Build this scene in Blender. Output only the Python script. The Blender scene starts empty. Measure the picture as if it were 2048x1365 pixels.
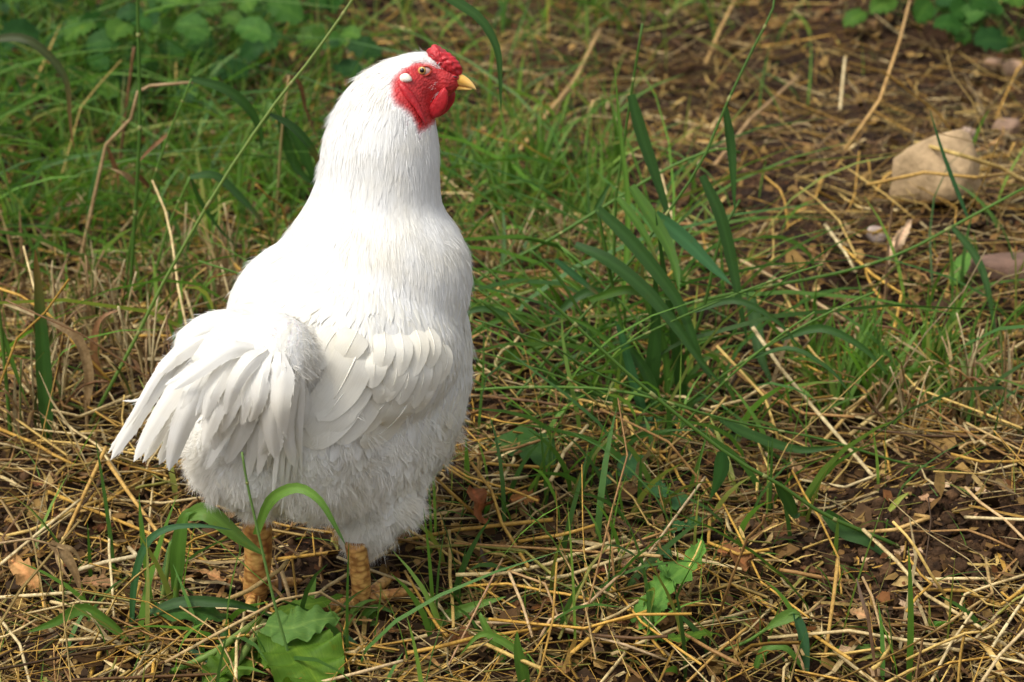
import bpy, bmesh, math, random
import numpy as np
from mathutils import Vector, Matrix
from mathutils.bvhtree import BVHTree
R = math.radians
random.seed(7); rng = np.random.default_rng(11)
scene = bpy.context.scene
COL = scene.collection

# ------------------------------------------------------------------ camera
PITCH = R(22); CAM = np.array([0.2136, -2.24, 1.2]); LENS = 85.0
W, H = 2048, 1365
F = W * LENS / 36.0
cam_d = bpy.data.cameras.new('camera'); cam = bpy.data.objects.new('camera', cam_d); COL.objects.link(cam)
cam.location = CAM.tolist(); cam.rotation_euler = (math.pi/2 - PITCH, 0, 0)
cam_d.lens = LENS; cam_d.sensor_width = 36; cam_d.clip_start = 0.05; cam_d.clip_end = 500
cam_d.dof.use_dof = True; cam_d.dof.focus_distance = 2.40; cam_d.dof.aperture_fstop = 8.0
scene.camera = cam
# ------------------------------------------------------------------ sky, sun, exposure
SUN_DIR = Vector((-0.42, -0.30, 0.86)).normalized()      # towards the sun
world = bpy.data.worlds.new('World'); scene.world = world; world.use_nodes = True
wn = world.node_tree.nodes; wl = world.node_tree.links
sky = wn.new('ShaderNodeTexSky'); sky.sky_type = 'NISHITA'; sky.sun_disc = False
sky.sun_elevation = math.asin(SUN_DIR.z); sky.sun_rotation = math.atan2(SUN_DIR.x, SUN_DIR.y)
hs = wn.new('ShaderNodeHueSaturation'); hs.inputs['Saturation'].default_value = 0.22   # hazy, whitish sky
wl.new(sky.outputs[0], hs.inputs['Color']); wl.new(hs.outputs[0], wn['Background'].inputs[0]); wn['Background'].inputs[1].default_value = 0.135; sky.dust_density = 4.0; sky.air_density = 1.0; sky.ozone_density = 1.0
sun_d = bpy.data.lights.new('sun', 'SUN'); sun = bpy.data.objects.new('sun', sun_d); COL.objects.link(sun)
sun_d.energy = 1.5; sun_d.angle = R(14); sun_d.color = (1.0, 0.94, 0.84)
sun.rotation_euler = SUN_DIR.to_track_quat('Z', 'Y').to_euler(); sun.location = (-2, -2, 4)
scene.view_settings.view_transform = 'Standard'; scene.view_settings.look = 'None'
scene.view_settings.exposure = 0.74; scene.view_settings.gamma = 1.0
scene.render.engine = 'CYCLES'
scene.cycles.max_bounces = 14; scene.cycles.diffuse_bounces = 9; scene.cycles.transmission_bounces = 10; scene.cycles.transparent_max_bounces = 4

# ------------------------------------------------------------------ pixel <-> world
CR = np.array([1.0, 0, 0]); CF = np.array([0, math.cos(PITCH), -math.sin(PITCH)]); CU = np.array([0, math.sin(PITCH), math.cos(PITCH)])
def ray(px, py):
    d = CF + CR*((px - W/2)/F) + CU*((H/2 - py)/F)
    return d
def ray_y(px, py, y):
    d = ray(px, py); return CAM + d*((y - CAM[1])/d[1])
def ray_z(px, py, z):
    d = ray(px, py); return CAM + d*((z - CAM[2])/d[2])
def to_px(P):
    P = np.asarray(P, float) - CAM
    dz = P @ CF
    return np.stack([W/2 + F*(P @ CR)/dz, H/2 - F*(P @ CU)/dz], -1)
def pxm(y=0.0, z=0.2):                                  # pixels for one metre at that place
    return F/((y - CAM[1])*math.cos(PITCH) + (CAM[2] - z)*math.sin(PITCH))

def gauss(px, py, cx, cy, sx, sy):
    return np.exp(-0.5*(((px - cx)/sx)**2 + ((py - cy)/sy)**2))
_k = rng.normal(size=(14, 2)); _k /= np.linalg.norm(_k, axis=1)[:, None]
_f = np.array([3, 4, 5, 7, 9, 12, 16, 21, 28, 36, 48, 60, 75, 95.0]); _p = rng.uniform(0, 6.28, 14)
_a = 0.022/(_f**0.8)*3
def ground_h(x, y):
    x = np.asarray(x, float); y = np.asarray(y, float)
    s = 0
    for i in range(14): s = s + _a[i]*np.sin((x*_k[i, 0] + y*_k[i, 1])*_f[i] + _p[i])
    near = np.exp(-((x - 0.02)**2 + y**2)/0.06)
    s = s*(1 - 0.75*near)
    s = s + 0.045*np.exp(-(((x - .80)/.10)**2 + ((y - .10)/.07)**2)) - 0.03*np.exp(-(((x - .87)/.09)**2 + ((y - .0)/.035)**2))
    s = s + 0.02*np.exp(-(((x + .42)/.2)**2 + ((y - .25)/.2)**2))
    far = np.clip((np.hypot(x - .2, y - .8) - 3)/6, 0, 1)
    return s*(1 - far)
def ground_pt(px, py, dz=0.0):
    z = 0.0
    for _ in range(12):
        p = ray_z(px, py, z + dz); z = 0.5*z + 0.5*float(ground_h(p[0], p[1]))
    return ray_z(px, py, z + dz)

# ------------------------------------------------------------------ materials
def new_mat(name):
    m = bpy.data.materials.new(name); m.use_nodes = True
    return m, m.node_tree.nodes, m.node_tree.links, m.node_tree.nodes['Principled BSDF']
def ramp(n, stops):
    r = n.new('ShaderNodeValToRGB')
    while len(r.color_ramp.elements) < len(stops): r.color_ramp.elements.new(0.5)
    for e, (p, c) in zip(r.color_ramp.elements, stops): e.position = p; e.color = (*c, 1)
    return r
def noise(n, scale, detail=4, rough=0.6, vec=None, links=None):
    t = n.new('ShaderNodeTexNoise'); t.inputs['Scale'].default_value = scale; t.inputs['Detail'].default_value = detail; t.inputs['Roughness'].default_value = rough
    if vec is not None: links.new(vec, t.inputs['Vector'])
    return t
def mixc(n, l, mode, fac, a, b):
    m = n.new('ShaderNodeMix'); m.data_type = 'RGBA'; m.blend_type = mode
    if isinstance(fac, (int, float)): m.inputs[0].default_value = fac
    else: l.new(fac, m.inputs[0])
    for i, v in ((6, a), (7, b)):
        if isinstance(v, tuple): m.inputs[i].default_value = (*v, 1)
        else: l.new(v, m.inputs[i])
    return m.outputs[2]
def bump(n, l, h, strength, dist, bsdf):
    b = n.new('ShaderNodeBump'); b.inputs['Strength'].default_value = strength; b.inputs['Distance'].default_value = dist
    l.new(h, b.inputs['Height'])
    for s in (bsdf if isinstance(bsdf, (list, tuple)) else [bsdf]): l.new(b.outputs[0], s.inputs['Normal'])
def col_attr(n):
    a = n.new('ShaderNodeAttribute'); a.attribute_name = 'Col'; return a.outputs['Color']
def geo_pos(n): return n.new('ShaderNodeNewGeometry').outputs['Position']
def stretched(n, l, sx, sy):
    uv = n.new('ShaderNodeUVMap'); mp = n.new('ShaderNodeMapping'); mp.inputs['Scale'].default_value = (sx, sy, 1)
    l.new(uv.outputs[0], mp.inputs['Vector']); return mp.outputs[0]
def translucent(m, n, l, bs, colour, fac, tint=None):
    tr = n.new('ShaderNodeBsdfTranslucent'); mx = n.new('ShaderNodeMixShader'); mx.inputs[0].default_value = fac
    l.new(colour, tr.inputs[0]); l.new(bs.outputs[0], mx.inputs[1]); l.new(tr.outputs[0], mx.inputs[2])
    l.new(mx.outputs[0], n['Material Output'].inputs[0]); return tr

def mat_feather():
    m, n, l, b = new_mat('feather')
    t = noise(n, 5, 3, .6, stretched(n, l, 7, 1.2), l)
    r = ramp(n, [(0.3, (.92, .915, .90)), (0.7, (1, 1, 1))]); l.new(t.outputs[0], r.inputs[0])
    c = mixc(n, l, 'MULTIPLY', 1.0, col_attr(n), r.outputs[0])
    t2 = noise(n, 14, 3, .6, geo_pos(n), l); r2 = ramp(n, [(0.45, (1, 1, 1)), (0.72, (.96, .925, .84))]); l.new(t2.outputs[0], r2.inputs[0])
    c = mixc(n, l, 'MULTIPLY', 0.8, c, r2.outputs[0])
    l.new(c, b.inputs['Base Color']); b.inputs['Roughness'].default_value = .62; b.inputs['Specular IOR Level'].default_value = .25
    b.inputs['Sheen Weight'].default_value = .15
    tb = noise(n, 6, 2, .5, stretched(n, l, 16, 2), l)
    tr = translucent(m, n, l, b, c, .28)
    bump(n, l, tb.outputs[0], .15, .0006, [b, tr]); return m
def mat_straw():
    m, n, l, b = new_mat('straw')
    t = noise(n, 300, 3, .6, geo_pos(n), l); r = ramp(n, [(0.3, (.62, .60, .55)), (0.65, (1, 1, 1))]); l.new(t.outputs[0], r.inputs[0])
    t3 = noise(n, 60, 3, .6, geo_pos(n), l); r3 = ramp(n, [(0.35, (.55, .48, .40)), (0.6, (1, 1, 1))]); l.new(t3.outputs[0], r3.inputs[0])
    c = mixc(n, l, 'MULTIPLY', 1.0, col_attr(n), r.outputs[0]); c = mixc(n, l, 'MULTIPLY', 0.7, c, r3.outputs[0])
    l.new(c, b.inputs['Base Color']); b.inputs['Roughness'].default_value = .55; b.inputs['Specular IOR Level'].default_value = .25
    bump(n, l, t.outputs[0], .3, .0006, b); return m
def mat_grass(name='grass_blade', fac=.35, rough=.42, spec=.28):
    m, n, l, b = new_mat(name)
    t = noise(n, 4, 3, .6, stretched(n, l, 14, .8), l); r = ramp(n, [(0.3, (.72, .74, .70)), (0.7, (1.12, 1.10, 1.05))]); l.new(t.outputs[0], r.inputs[0])
    t3 = noise(n, 90, 4, .7, geo_pos(n), l); r3 = ramp(n, [(0.60, (1, 1, 1)), (0.74, (1.5, .95, .55))]); l.new(t3.outputs[0], r3.inputs[0])
    c = mixc(n, l, 'MULTIPLY', 1.0, col_attr(n), r.outputs[0]); c = mixc(n, l, 'MULTIPLY', .7, c, r3.outputs[0])
    l.new(c, b.inputs['Base Color']); b.inputs['Roughness'].default_value = rough; b.inputs['Specular IOR Level'].default_value = spec
    c2 = mixc(n, l, 'MULTIPLY', 1.0, c, (1.3, 1.5, .7))
    tr = translucent(m, n, l, b, c2, fac)
    bump(n, l, t.outputs[0], .4, .0008, [b, tr]); return m
def mat_soil():
    m, n, l, b = new_mat('soil')
    p = geo_pos(n)
    t = noise(n, 9, 6, .65, p, l); r = ramp(n, [(0.3, (.012, .0062, .003)), (0.5, (.032, .0165, .008)), (0.72, (.072, .037, .017))]); l.new(t.outputs[0], r.inputs[0])
    t2 = noise(n, 160, 5, .7, p, l); r2 = ramp(n, [(0.35, (.45, .42, .40)), (0.62, (1.3, 1.2, 1.1)), (0.75, (2.6, 2.1, 1.7))]); l.new(t2.outputs[0], r2.inputs[0])
    c = mixc(n, l, 'MULTIPLY', 1.0, r.outputs[0], r2.outputs[0]); l.new(c, b.inputs['Base Color'])
    b.inputs['Roughness'].default_value = .8; b.inputs['Specular IOR Level'].default_value = .15
    t3 = noise(n, 70, 6, .7, p, l)
    bump(n, l, t3.outputs[0], .9, .012, b); return m
def mat_col(name, rough=.6, nscale=80, lo=(.6, .6, .6), hi=(1.1, 1.1, 1.1), bscale=120, bstr=.5, bdist=.001, sss=0, spec=.4):
    m, n, l, b = new_mat(name); p = geo_pos(n)
    t = noise(n, nscale, 4, .65, p, l); r = ramp(n, [(0.3, lo), (0.7, hi)]); l.new(t.outputs[0], r.inputs[0])
    c = mixc(n, l, 'MULTIPLY', 1.0, col_attr(n), r.outputs[0]); l.new(c, b.inputs['Base Color'])
    b.inputs['Roughness'].default_value = rough; b.inputs['Specular IOR Level'].default_value = spec
    if sss:
        b.inputs['Subsurface Weight'].default_value = sss; b.inputs['Subsurface Radius'].default_value = (.006, .002, .001); b.inputs['Subsurface Scale'].default_value = .5
    t2 = noise(n, bscale, 4, .65, p, l); bump(n, l, t2.outputs[0], bstr, bdist, b); return m
def mat_skin():
    m, n, l, b = new_mat('body_skin'); p = geo_pos(n)
    v = n.new('ShaderNodeTexVoronoi'); v.inputs['Scale'].default_value = 420; l.new(p, v.inputs['Vector'])
    t = noise(n, 120, 4, .7, p, l); r = ramp(n, [(0.3, (.62, .55, .55)), (0.6, (1, 1, 1)), (.75, (1.1, 1.5, 1.45))]); l.new(t.outputs[0], r.inputs[0])
    c = mixc(n, l, 'MULTIPLY', 1.0, col_attr(n), r.outputs[0]); l.new(c, b.inputs['Base Color'])
    b.inputs['Roughness'].default_value = .48; b.inputs['Subsurface Weight'].default_value = .1; b.inputs['Subsurface Radius'].default_value = (.004, .001, .001); b.inputs['Subsurface Scale'].default_value = .4
    mm = n.new('ShaderNodeMath'); mm.operation = 'ADD'; l.new(v.outputs['Distance'], mm.inputs[0]); l.new(t.outputs[0], mm.inputs[1])
    bump(n, l, mm.outputs[0], .6, .0012, b); return m
def mat_shank():
    m, n, l, b = new_mat('shank_scales'); uv = stretched(n, l, 9, 28)
    v = n.new('ShaderNodeTexVoronoi'); v.inputs['Scale'].default_value = 1.0; l.new(uv, v.inputs['Vector'])
    r = ramp(n, [(0.15, (1.15, 1.1, 1.0)), (0.55, (.90, .80, .66)), (.8, (.50, .37, .26))]); l.new(v.outputs['Distance'], r.inputs[0])
    t = noise(n, 60, 4, .7, geo_pos(n), l); r2 = ramp(n, [(0.35, (.75, .55, .55)), (0.6, (1, 1, 1))]); l.new(t.outputs[0], r2.inputs[0])
    c = mixc(n, l, 'MULTIPLY', 1.0, col_attr(n), r.outputs[0]); c = mixc(n, l, 'MULTIPLY', 1.0, c, r2.outputs[0]); l.new(c, b.inputs['Base Color'])
    b.inputs['Roughness'].default_value = .5
    mm = n.new('ShaderNodeMath'); mm.operation = 'MULTIPLY'; mm.inputs[1].default_value = -1; l.new(v.outputs['Distance'], mm.inputs[0])
    bump(n, l, mm.outputs[0], .45, .0014, b); return m
def mat_wood():
    m, n, l, b = new_mat('wood_grain'); uv = stretched(n, l, 9, .7)
    t = noise(n, 3, 4, .6, uv, l); r = ramp(n, [(0.35, (.55, .45, .35)), (0.6, (1.05, 1, .95))]); l.new(t.outputs[0], r.inputs[0])
    c = mixc(n, l, 'MULTIPLY', 1.0, col_attr(n), r.outputs[0]); l.new(c, b.inputs['Base Color']); b.inputs['Roughness'].default_value = .7
    bump(n, l, t.outputs[0], .5, .002, b); return m

M = dict(feather=mat_feather(), straw=mat_straw(), grass=mat_grass(), leaf=mat_grass('weed_leaf', .3, .55, .12), soil=mat_soil(), skin=mat_skin(), shank=mat_shank(), wood=mat_wood(),
         red=mat_col('red_flesh', .42, 180, (.6, .5, .5), (1.1, 1.1, 1.1), 350, .6, .0012, .15), beak=mat_col('beak_horn', .35, 60, (.85, .8, .7), (1.05, 1.05, 1.05), 100, .15, .0005, .1),
         stone=mat_col('stone', .8, 40, (.6, .58, .55), (1.15, 1.12, 1.1), 90, .8, .004), dead=mat_col('dead_leaf', .7, 70, (.5, .45, .35), (1.15, 1.1, .95), 150, .6, .002, 0, .15),
         pale=mat_col('ear_skin', .5, 100, (.9, .88, .85), (1, 1, 1), 300, .2, .0005, .1),
         crumb=mat_col('crumb', .85, 130, (.4, .4, .4), (1.3, 1.22, 1.1), 200, .8, .003, 0, .12))
def plain(name, c, rough, spec=.5):
    m, n, l, b = new_mat(name); b.inputs['Base Color'].default_value = (*c, 1); b.inputs['Roughness'].default_value = rough; b.inputs['Specular IOR Level'].default_value = spec
    if name == 'iris_ring':
        t = noise(n, 900, 3, .6, geo_pos(n), l); r = ramp(n, [(.3, (.45, .24, .05)), (.7, (.62, .42, .14))]); l.new(t.outputs[0], r.inputs[0]); l.new(r.outputs[0], b.inputs['Base Color'])
    return m
M['pupil'] = plain('pupil_black', (.004, .004, .005), .08, .8); M['iris'] = plain('iris_ring', (.55, .33, .10), .15, .6)
M['eyewhite'] = plain('eye_corner', (.50, .33, .29), .25)

# ------------------------------------------------------------------ mesh helpers
ORI = {}
def fast_mesh(name, V, Fq, col=None, uv=None, smooth=True):
    """V (n,3), Fq (m,3|4) int array or a list of such arrays"""
    me = bpy.data.meshes.new(name)
    V = np.ascontiguousarray(V, dtype=np.float32)
    Fs = [np.asarray(f, dtype=np.int32) for f in (Fq if isinstance(Fq, list) else [Fq]) if len(f)]
    me.vertices.add(len(V)); me.vertices.foreach_set('co', V.ravel())
    loops = np.concatenate([f.ravel() for f in Fs]); tot = np.concatenate([np.full(len(f), f.shape[1], np.int32) for f in Fs])
    me.loops.add(len(loops)); me.loops.foreach_set('vertex_index', loops)
    start = np.concatenate([[0], np.cumsum(tot)[:-1]]).astype(np.int32)
    me.polygons.add(len(tot)); me.polygons.foreach_set('loop_start', start); me.polygons.foreach_set('loop_total', tot)
    me.polygons.foreach_set('use_smooth', np.full(len(tot), smooth))
    me.update(calc_edges=True)
    ca = me.color_attributes.new('Col', 'FLOAT_COLOR', 'POINT')
    c = np.ones((len(V), 4), np.float32)
    if col is not None: c[:, :3] = col
    ca.data.foreach_set('color', c.ravel())
    ul = me.uv_layers.new(name='UVMap')
    u = np.zeros((len(V), 2), np.float32) if uv is None else np.asarray(uv, np.float32)
    ul.data.foreach_set('uv', u[loops].ravel())
    return me
def link(name, me, mat, parent=None, origin=None):
    o = bpy.data.objects.new(name, me); COL.objects.link(o)
    if me is not None and mat is not None: me.materials.append(mat)
    if parent is not None: o.parent = parent; ORI[o.name] = ORI[parent.name]
    else:
        if origin is not None: o.location = [float(v) for v in origin]
        ORI[o.name] = np.zeros(3) if origin is None else np.asarray(origin, float)
    return o
def obj(name, V, Fq, mat, parent=None, origin=None, col=None, uv=None, smooth=True):
    V = np.asarray(V, float)
    org = ORI[parent.name] if parent is not None else (np.zeros(3) if origin is None else np.asarray(origin, float))
    return link(name, fast_mesh(name, V - org, Fq, col, uv, smooth), mat, parent, origin)
def empty(name, origin, label, cat, group=None):
    o = bpy.data.objects.new(name, None); COL.objects.link(o); o.location = [float(v) for v in origin]; o.empty_display_size = .02
    ORI[o.name] = np.asarray(origin, float); tag(o, label, cat, group); return o
def tag(o, label=None, cat=None, group=None, kind=None):
    if label: o['label'] = label
    if cat: o['category'] = cat
    if group: o['group'] = group
    if kind: o['kind'] = kind
    return o
def norm(v): v = np.asarray(v, float); return v/(np.linalg.norm(v, axis=-1, keepdims=True) + 1e-12)
def spline(pts, n):
    """Catmull-Rom through pts (k,d)"""
    P = np.asarray(pts, float)
    if len(P) == 2: return P[0] + (P[1] - P[0])*np.linspace(0, 1, n)[:, None]
    P = np.vstack([2*P[0] - P[1], P, 2*P[-1] - P[-2]])
    seg = len(P) - 3; out = []
    for t in np.linspace(0, seg - 1e-6, n):
        i = int(t); f = t - i; a, b, c, d = P[i:i+4]
        out.append(.5*((2*b) + (-a + c)*f + (2*a - 5*b + 4*c - d)*f*f + (-a + 3*b - 3*c + d)*f**3))
    return np.array(out)
def tangents(P): T = np.gradient(P, axis=0); return norm(T)
def tube_geo(P, rad, sides=6, cap=True):
    P = np.asarray(P, float); n = len(P); T = tangents(P)
    ref = np.array([0, 0, 1.0]) if abs(T[:, 2]).mean() < .8 else np.array([0, -1.0, 0])
    A = norm(np.cross(T, ref)); B = np.cross(A, T)
    rad = np.broadcast_to(np.asarray(rad, float), (n,))
    ang = np.linspace(0, 2*np.pi, sides, endpoint=False)
    V = P[:, None] + rad[:, None, None]*(A[:, None]*np.cos(ang)[None, :, None] + B[:, None]*np.sin(ang)[None, :, None])
    idx = np.arange(n*sides).reshape(n, sides)
    Q = np.stack([idx[:-1], np.roll(idx[:-1], -1, 1), np.roll(idx[1:], -1, 1), idx[1:]], -1).reshape(-1, 4)
    V = V.reshape(-1, 3); fs = [Q]
    uv = np.stack([np.tile(ang/6.283, n), np.repeat(np.linspace(0, 1, n), sides)], -1)
    if cap:
        V = np.vstack([V, P[:1], P[-1:]]); c0, c1 = n*sides, n*sides + 1
        uv = np.vstack([uv, [[.5, 0], [.5, 1]]])
        a = np.arange(sides); b = (a + 1) % sides
        fs.append(np.concatenate([np.stack([np.full(sides, c0), b, a], -1), np.stack([np.full(sides, c1), idx[-1][a], idx[-1][b]], -1)]))
    return V, fs, uv
def ribbon_geo(P, width, face, fold=.25, roll=0.0, twist=0.0, cols=3):
    """leaf-like strip along P; width per row (m), face = direction it looks at, folded along its midrib"""
    P = np.asarray(P, float); n = len(P); T = tangents(P)
    face = np.broadcast_to(np.asarray(face, float), P.shape)
    S = norm(np.cross(T, face)); N = np.cross(S, T)
    a = roll + twist*np.linspace(-.5, 1, n)
    S, N = S*np.cos(a)[:, None] + N*np.sin(a)[:, None], N*np.cos(a)[:, None] - S*np.sin(a)[:, None]
    u = np.linspace(-1, 1, cols)
    w = np.broadcast_to(np.asarray(width, float), (n,))*.5
    V = P[:, None] + S[:, None]*(w[:, None]*u)[..., None] + N[:, None]*((np.abs(u) - .5)*fold*w[:, None])[..., None]
    idx = np.arange(n*cols).reshape(n, cols)
    Q = np.stack([idx[:-1, :-1], idx[:-1, 1:], idx[1:, 1:], idx[1:, :-1]], -1).reshape(-1, 4)
    uv = np.stack([np.tile(u*.5 + .5, n), np.repeat(np.linspace(0, 1, n), cols)], -1)
    return V.reshape(-1, 3), Q, uv

# ------------------------------------------------------------------ ground
gx = np.concatenate([-np.geomspace(60, 1.6, 22), np.arange(-1.5, 2.0, .011), np.geomspace(2.1, 60, 22)])
gy = np.concatenate([-np.geomspace(40, .62, 18), np.arange(-.56, 1.3, .011), np.arange(1.3, 3.4, .022), np.geomspace(3.5, 90, 24)])
GX, GY = np.meshgrid(gx, gy); GZ = ground_h(GX, GY)
fine = np.clip(1 - (np.hypot(GX - .25, GY - 1) - 2.0)/.5, 0, 1)
GZ = GZ + fine*rng.normal(0, .0022, GZ.shape)
iy, ix = GX.shape; I = np.arange(iy*ix).reshape(iy, ix)
Q = np.stack([I[:-1, :-1], I[:-1, 1:], I[1:, 1:], I[1:, :-1]], -1).reshape(-1, 4)
g = obj('ground', np.stack([GX, GY, GZ], -1).reshape(-1, 3), Q, M['soil']); g['kind'] = 'structure'
tag(g, 'dark brown crumbly soil under the straw')

# ------------------------------------------------------------------ ground cover densities (on the ground, read off the photograph)
def straw_density(px, py):
    d = .62 + .38*gauss(px, py, 120, 850, 260, 300) + .3*gauss(px, py, 900, 1250, 600, 160) + .4*gauss(px, py, 1030, 480, 140, 60)
    d += .45*gauss(px, py, 1900, 820, 220, 110) + .4*gauss(px, py, 2000, 1290, 120, 120) + .5*gauss(px, py, 1950, 370, 110, 70) + .3*gauss(px, py, 1100, 150, 300, 90)
    d -= .50*gauss(px, py, 1530, 400, 150, 65) + .38*gauss(px, py, 1560, 650, 120, 50) + .62*gauss(px, py, 1870, 1110, 150, 95) + .1*gauss(px, py, 1700, 200, 260, 90)
    d -= .45*gauss(px, py, 200, 60, 330, 110) + .5*gauss(px, py, 720, 1150, 230, 80) + .3*gauss(px, py, 1800, 1020, 120, 70)
    return np.clip(d, .05, 1.3)
def grass_density(px, py):
    d = 1.0*gauss(px, py, 120, 230, 260, 200) + .7*gauss(px, py, 450, 330, 200, 150) + .8*gauss(px, py, 1000, 380, 150, 90) + .45*gauss(px, py, 800, 60, 420, 60)
    d += .5*gauss(px, py, 1290, 720, 130, 150) + .5*gauss(px, py, 1780, 790, 180, 65) + .3*gauss(px, py, 1150, 1050, 300, 150) + .25*gauss(px, py, 500, 1280, 400, 70)
    d += .15*gauss(px, py, 1100, 560, 150, 100) + .25*gauss(px, py, 400, 560, 250, 60) + .4*gauss(px, py, 2000, 680, 90, 120) + .25*gauss(px, py, 1250, 60, 250, 50) + .2*gauss(px, py, 1500, 1300, 300, 60)
    return np.clip(d, 0.0, 1.2)
def in_bird(x, y): return ((x - .03)/.15)**2 + ((y + .02)/.11)**2 < 1
def sample_ground(n, dens, ylo=-.5, yhi=3.6):
    """random points on the ground in and around the view, thinned by density"""
    y = ylo + (yhi - ylo)*rng.random(n*4)**1.25; half = .62 + .30*(y + .5)
    x = .2136 + (rng.random(n*4)*2 - 1)*half*1.25
    p = to_px(np.stack([x, y, ground_h(x, y)], -1))
    k = rng.random(n*4)*1.2 < dens(np.clip(p[:, 0], -100, 2150), np.clip(p[:, 1], -60, 1420))
    x, y, p = x[k][:n], y[k][:n], p[k][:n]
    return x, y, p

STRAW = np.array([[.54, .32, .062], [.60, .42, .13], [.64, .50, .25], [.33, .185, .065], [.42, .29, .12], [.16, .085, .035], [.28, .27, .06]])
def straw_paths(x, y, L, lift, upright=.05, rnd=rng):
    nearb = ((x - .02)/.2)**2 + ((y + .05)/.2)**2 < 1
    n = len(x); az = rnd.uniform(0, 2*np.pi, n) ; pit = rnd.normal(0, .10, n)
    up = (rnd.random(n) < upright) & ~nearb; pit[up] = rnd.uniform(.5, 1.2, up.sum())
    kink = np.where(rnd.random(n) < .3, rnd.normal(0, .55, n), rnd.normal(0, .10, n)); kp = np.where(rnd.random(n) < .3, rnd.normal(0, .3, n), rnd.normal(0, .08, n))
    z0 = ground_h(x, y) + lift
    P = np.zeros((n, 4, 3))
    d0 = np.stack([np.cos(az)*np.cos(pit), np.sin(az)*np.cos(pit), np.sin(pit)], -1)
    a1 = az + kink; p1 = pit*.6 + kp
    d1 = np.stack([np.cos(a1)*np.cos(p1), np.sin(a1)*np.cos(p1), np.sin(p1)], -1)
    s = rnd.uniform(.35, .65, n)[:, None]; L = L[:, None]
    mid = np.stack([x, y, z0], -1)
    P[:, 1] = mid; P[:, 0] = mid - d0*L*s; P[:, 2] = mid + d1*L*(1 - s)*.5; P[:, 3] = mid + (d1 + rnd.normal(0, .1, (n, 3)))*L*(1 - s)
    up3 = up[:, None] 
    P = np.where(up3[..., None], P - (P[:, :1] - np.stack([x, y, z0], -1)[:, None]), P)
    gh = ground_h(P[..., 0], P[..., 1]) + .0012
    P[..., 2] = np.maximum(P[..., 2], gh)
    return P
def prisms(P, rad, sides=3):
    """many thin stalks at once: P (n,k,3)"""
    n, k, _ = P.shape; T = norm(np.gradient(P, axis=1)); ref = np.array([.13, .21, 1.0])
    A = norm(np.cross(T, ref)); B = np.cross(A, T); ang = np.linspace(0, 2*np.pi, sides, endpoint=False) + .5
    r = rad[:, None, None, None] if rad.ndim == 1 else rad[:, :, None, None]
    V = P[:, :, None] + r*(A[:, :, None]*np.cos(ang)[None, None, :, None] + B[:, :, None]*np.sin(ang)[None, None, :, None])
    idx = np.arange(n*k*sides).reshape(n, k, sides)
    Q = np.stack([idx[:, :-1], np.roll(idx[:, :-1], -1, 2), np.roll(idx[:, 1:], -1, 2), idx[:, 1:]], -1).reshape(-1, 4)
    return V.reshape(-1, 3), Q
def strips(P, width, S, fold=None):
    """many flat blades: P (n,k,3), width (n,k), S (n,k,3) sideways; two columns"""
    n, k, _ = P.shape
    V = np.stack([P - S*width[..., None]*.5, P + S*width[..., None]*.5], 2)
    idx = np.arange(n*k*2).reshape(n, k, 2)
    Q = np.stack([idx[:, :-1, 0], idx[:, :-1, 1], idx[:, 1:, 1], idx[:, 1:, 0]], -1).reshape(-1, 4)
    uv = np.stack(np.broadcast_arrays(np.array([0, 1.0])[None, None, :], np.linspace(0, 1, k)[None, :, None] + np.zeros((n, 1, 1))), -1).reshape(-1, 2)
    return V.reshape(-1, 3), Q, uv

def straw_cols(n, p=(.30, .22, .12, .15, .09, .07, .05)):
    c = STRAW[rng.choice(7, n, p=p)]; return c*(.38 + .92*rng.random((n, 1))**1.4)
# the mass of straw
NS = 15500
x, y, p = sample_ground(NS, straw_density); n = len(x)
L = np.clip(rng.gamma(2.6, .042, n), .02, .34); dn = straw_density(p[:, 0], p[:, 1])
lift = rng.random(n)**1.5*.044*np.clip(dn, .15, 1.2)
lift[in_bird(x, y)] *= .3
L[in_bird(x, y)] *= .55
P = straw_paths(x, y, L, lift)
rad = np.clip(rng.gamma(2.6, .00036, n), .00025, .0023)
keep = ~((rad > .0009) & in_bird(x, y))
V, Q = prisms(P, rad); c = np.repeat(straw_cols(n), 12, 0)
tag(obj('straw_litter', V, Q, M['straw'], col=c), 'dry golden straw and hay strewn over the soil', 'straw', kind='stuff')
# flat dry blades and hay
NB = 9000
x, y, p = sample_ground(NB, straw_density); n = len(x)
P = straw_paths(x, y, np.clip(rng.gamma(3, .022, n), .02, .18), rng.random(n)*.02, .04)
T = norm(np.gradient(P, axis=1)); S = norm(np.cross(T, np.array([0, 0, 1.0])) + rng.normal(0, .35, (n, 1, 3)))
Wd = rng.uniform(.002, .0055, n)[:, None]*np.array([.7, 1, .9, .25])
V, Q, uv = strips(P, Wd, S); c = np.repeat(straw_cols(n, (.10, .18, .17, .22, .15, .15, .03)), 8, 0)
tag(obj('dry_hay', V, Q, M['straw'], col=c, uv=uv), 'flat withered grass leaves mixed through the straw', 'hay', kind='stuff')
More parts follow.
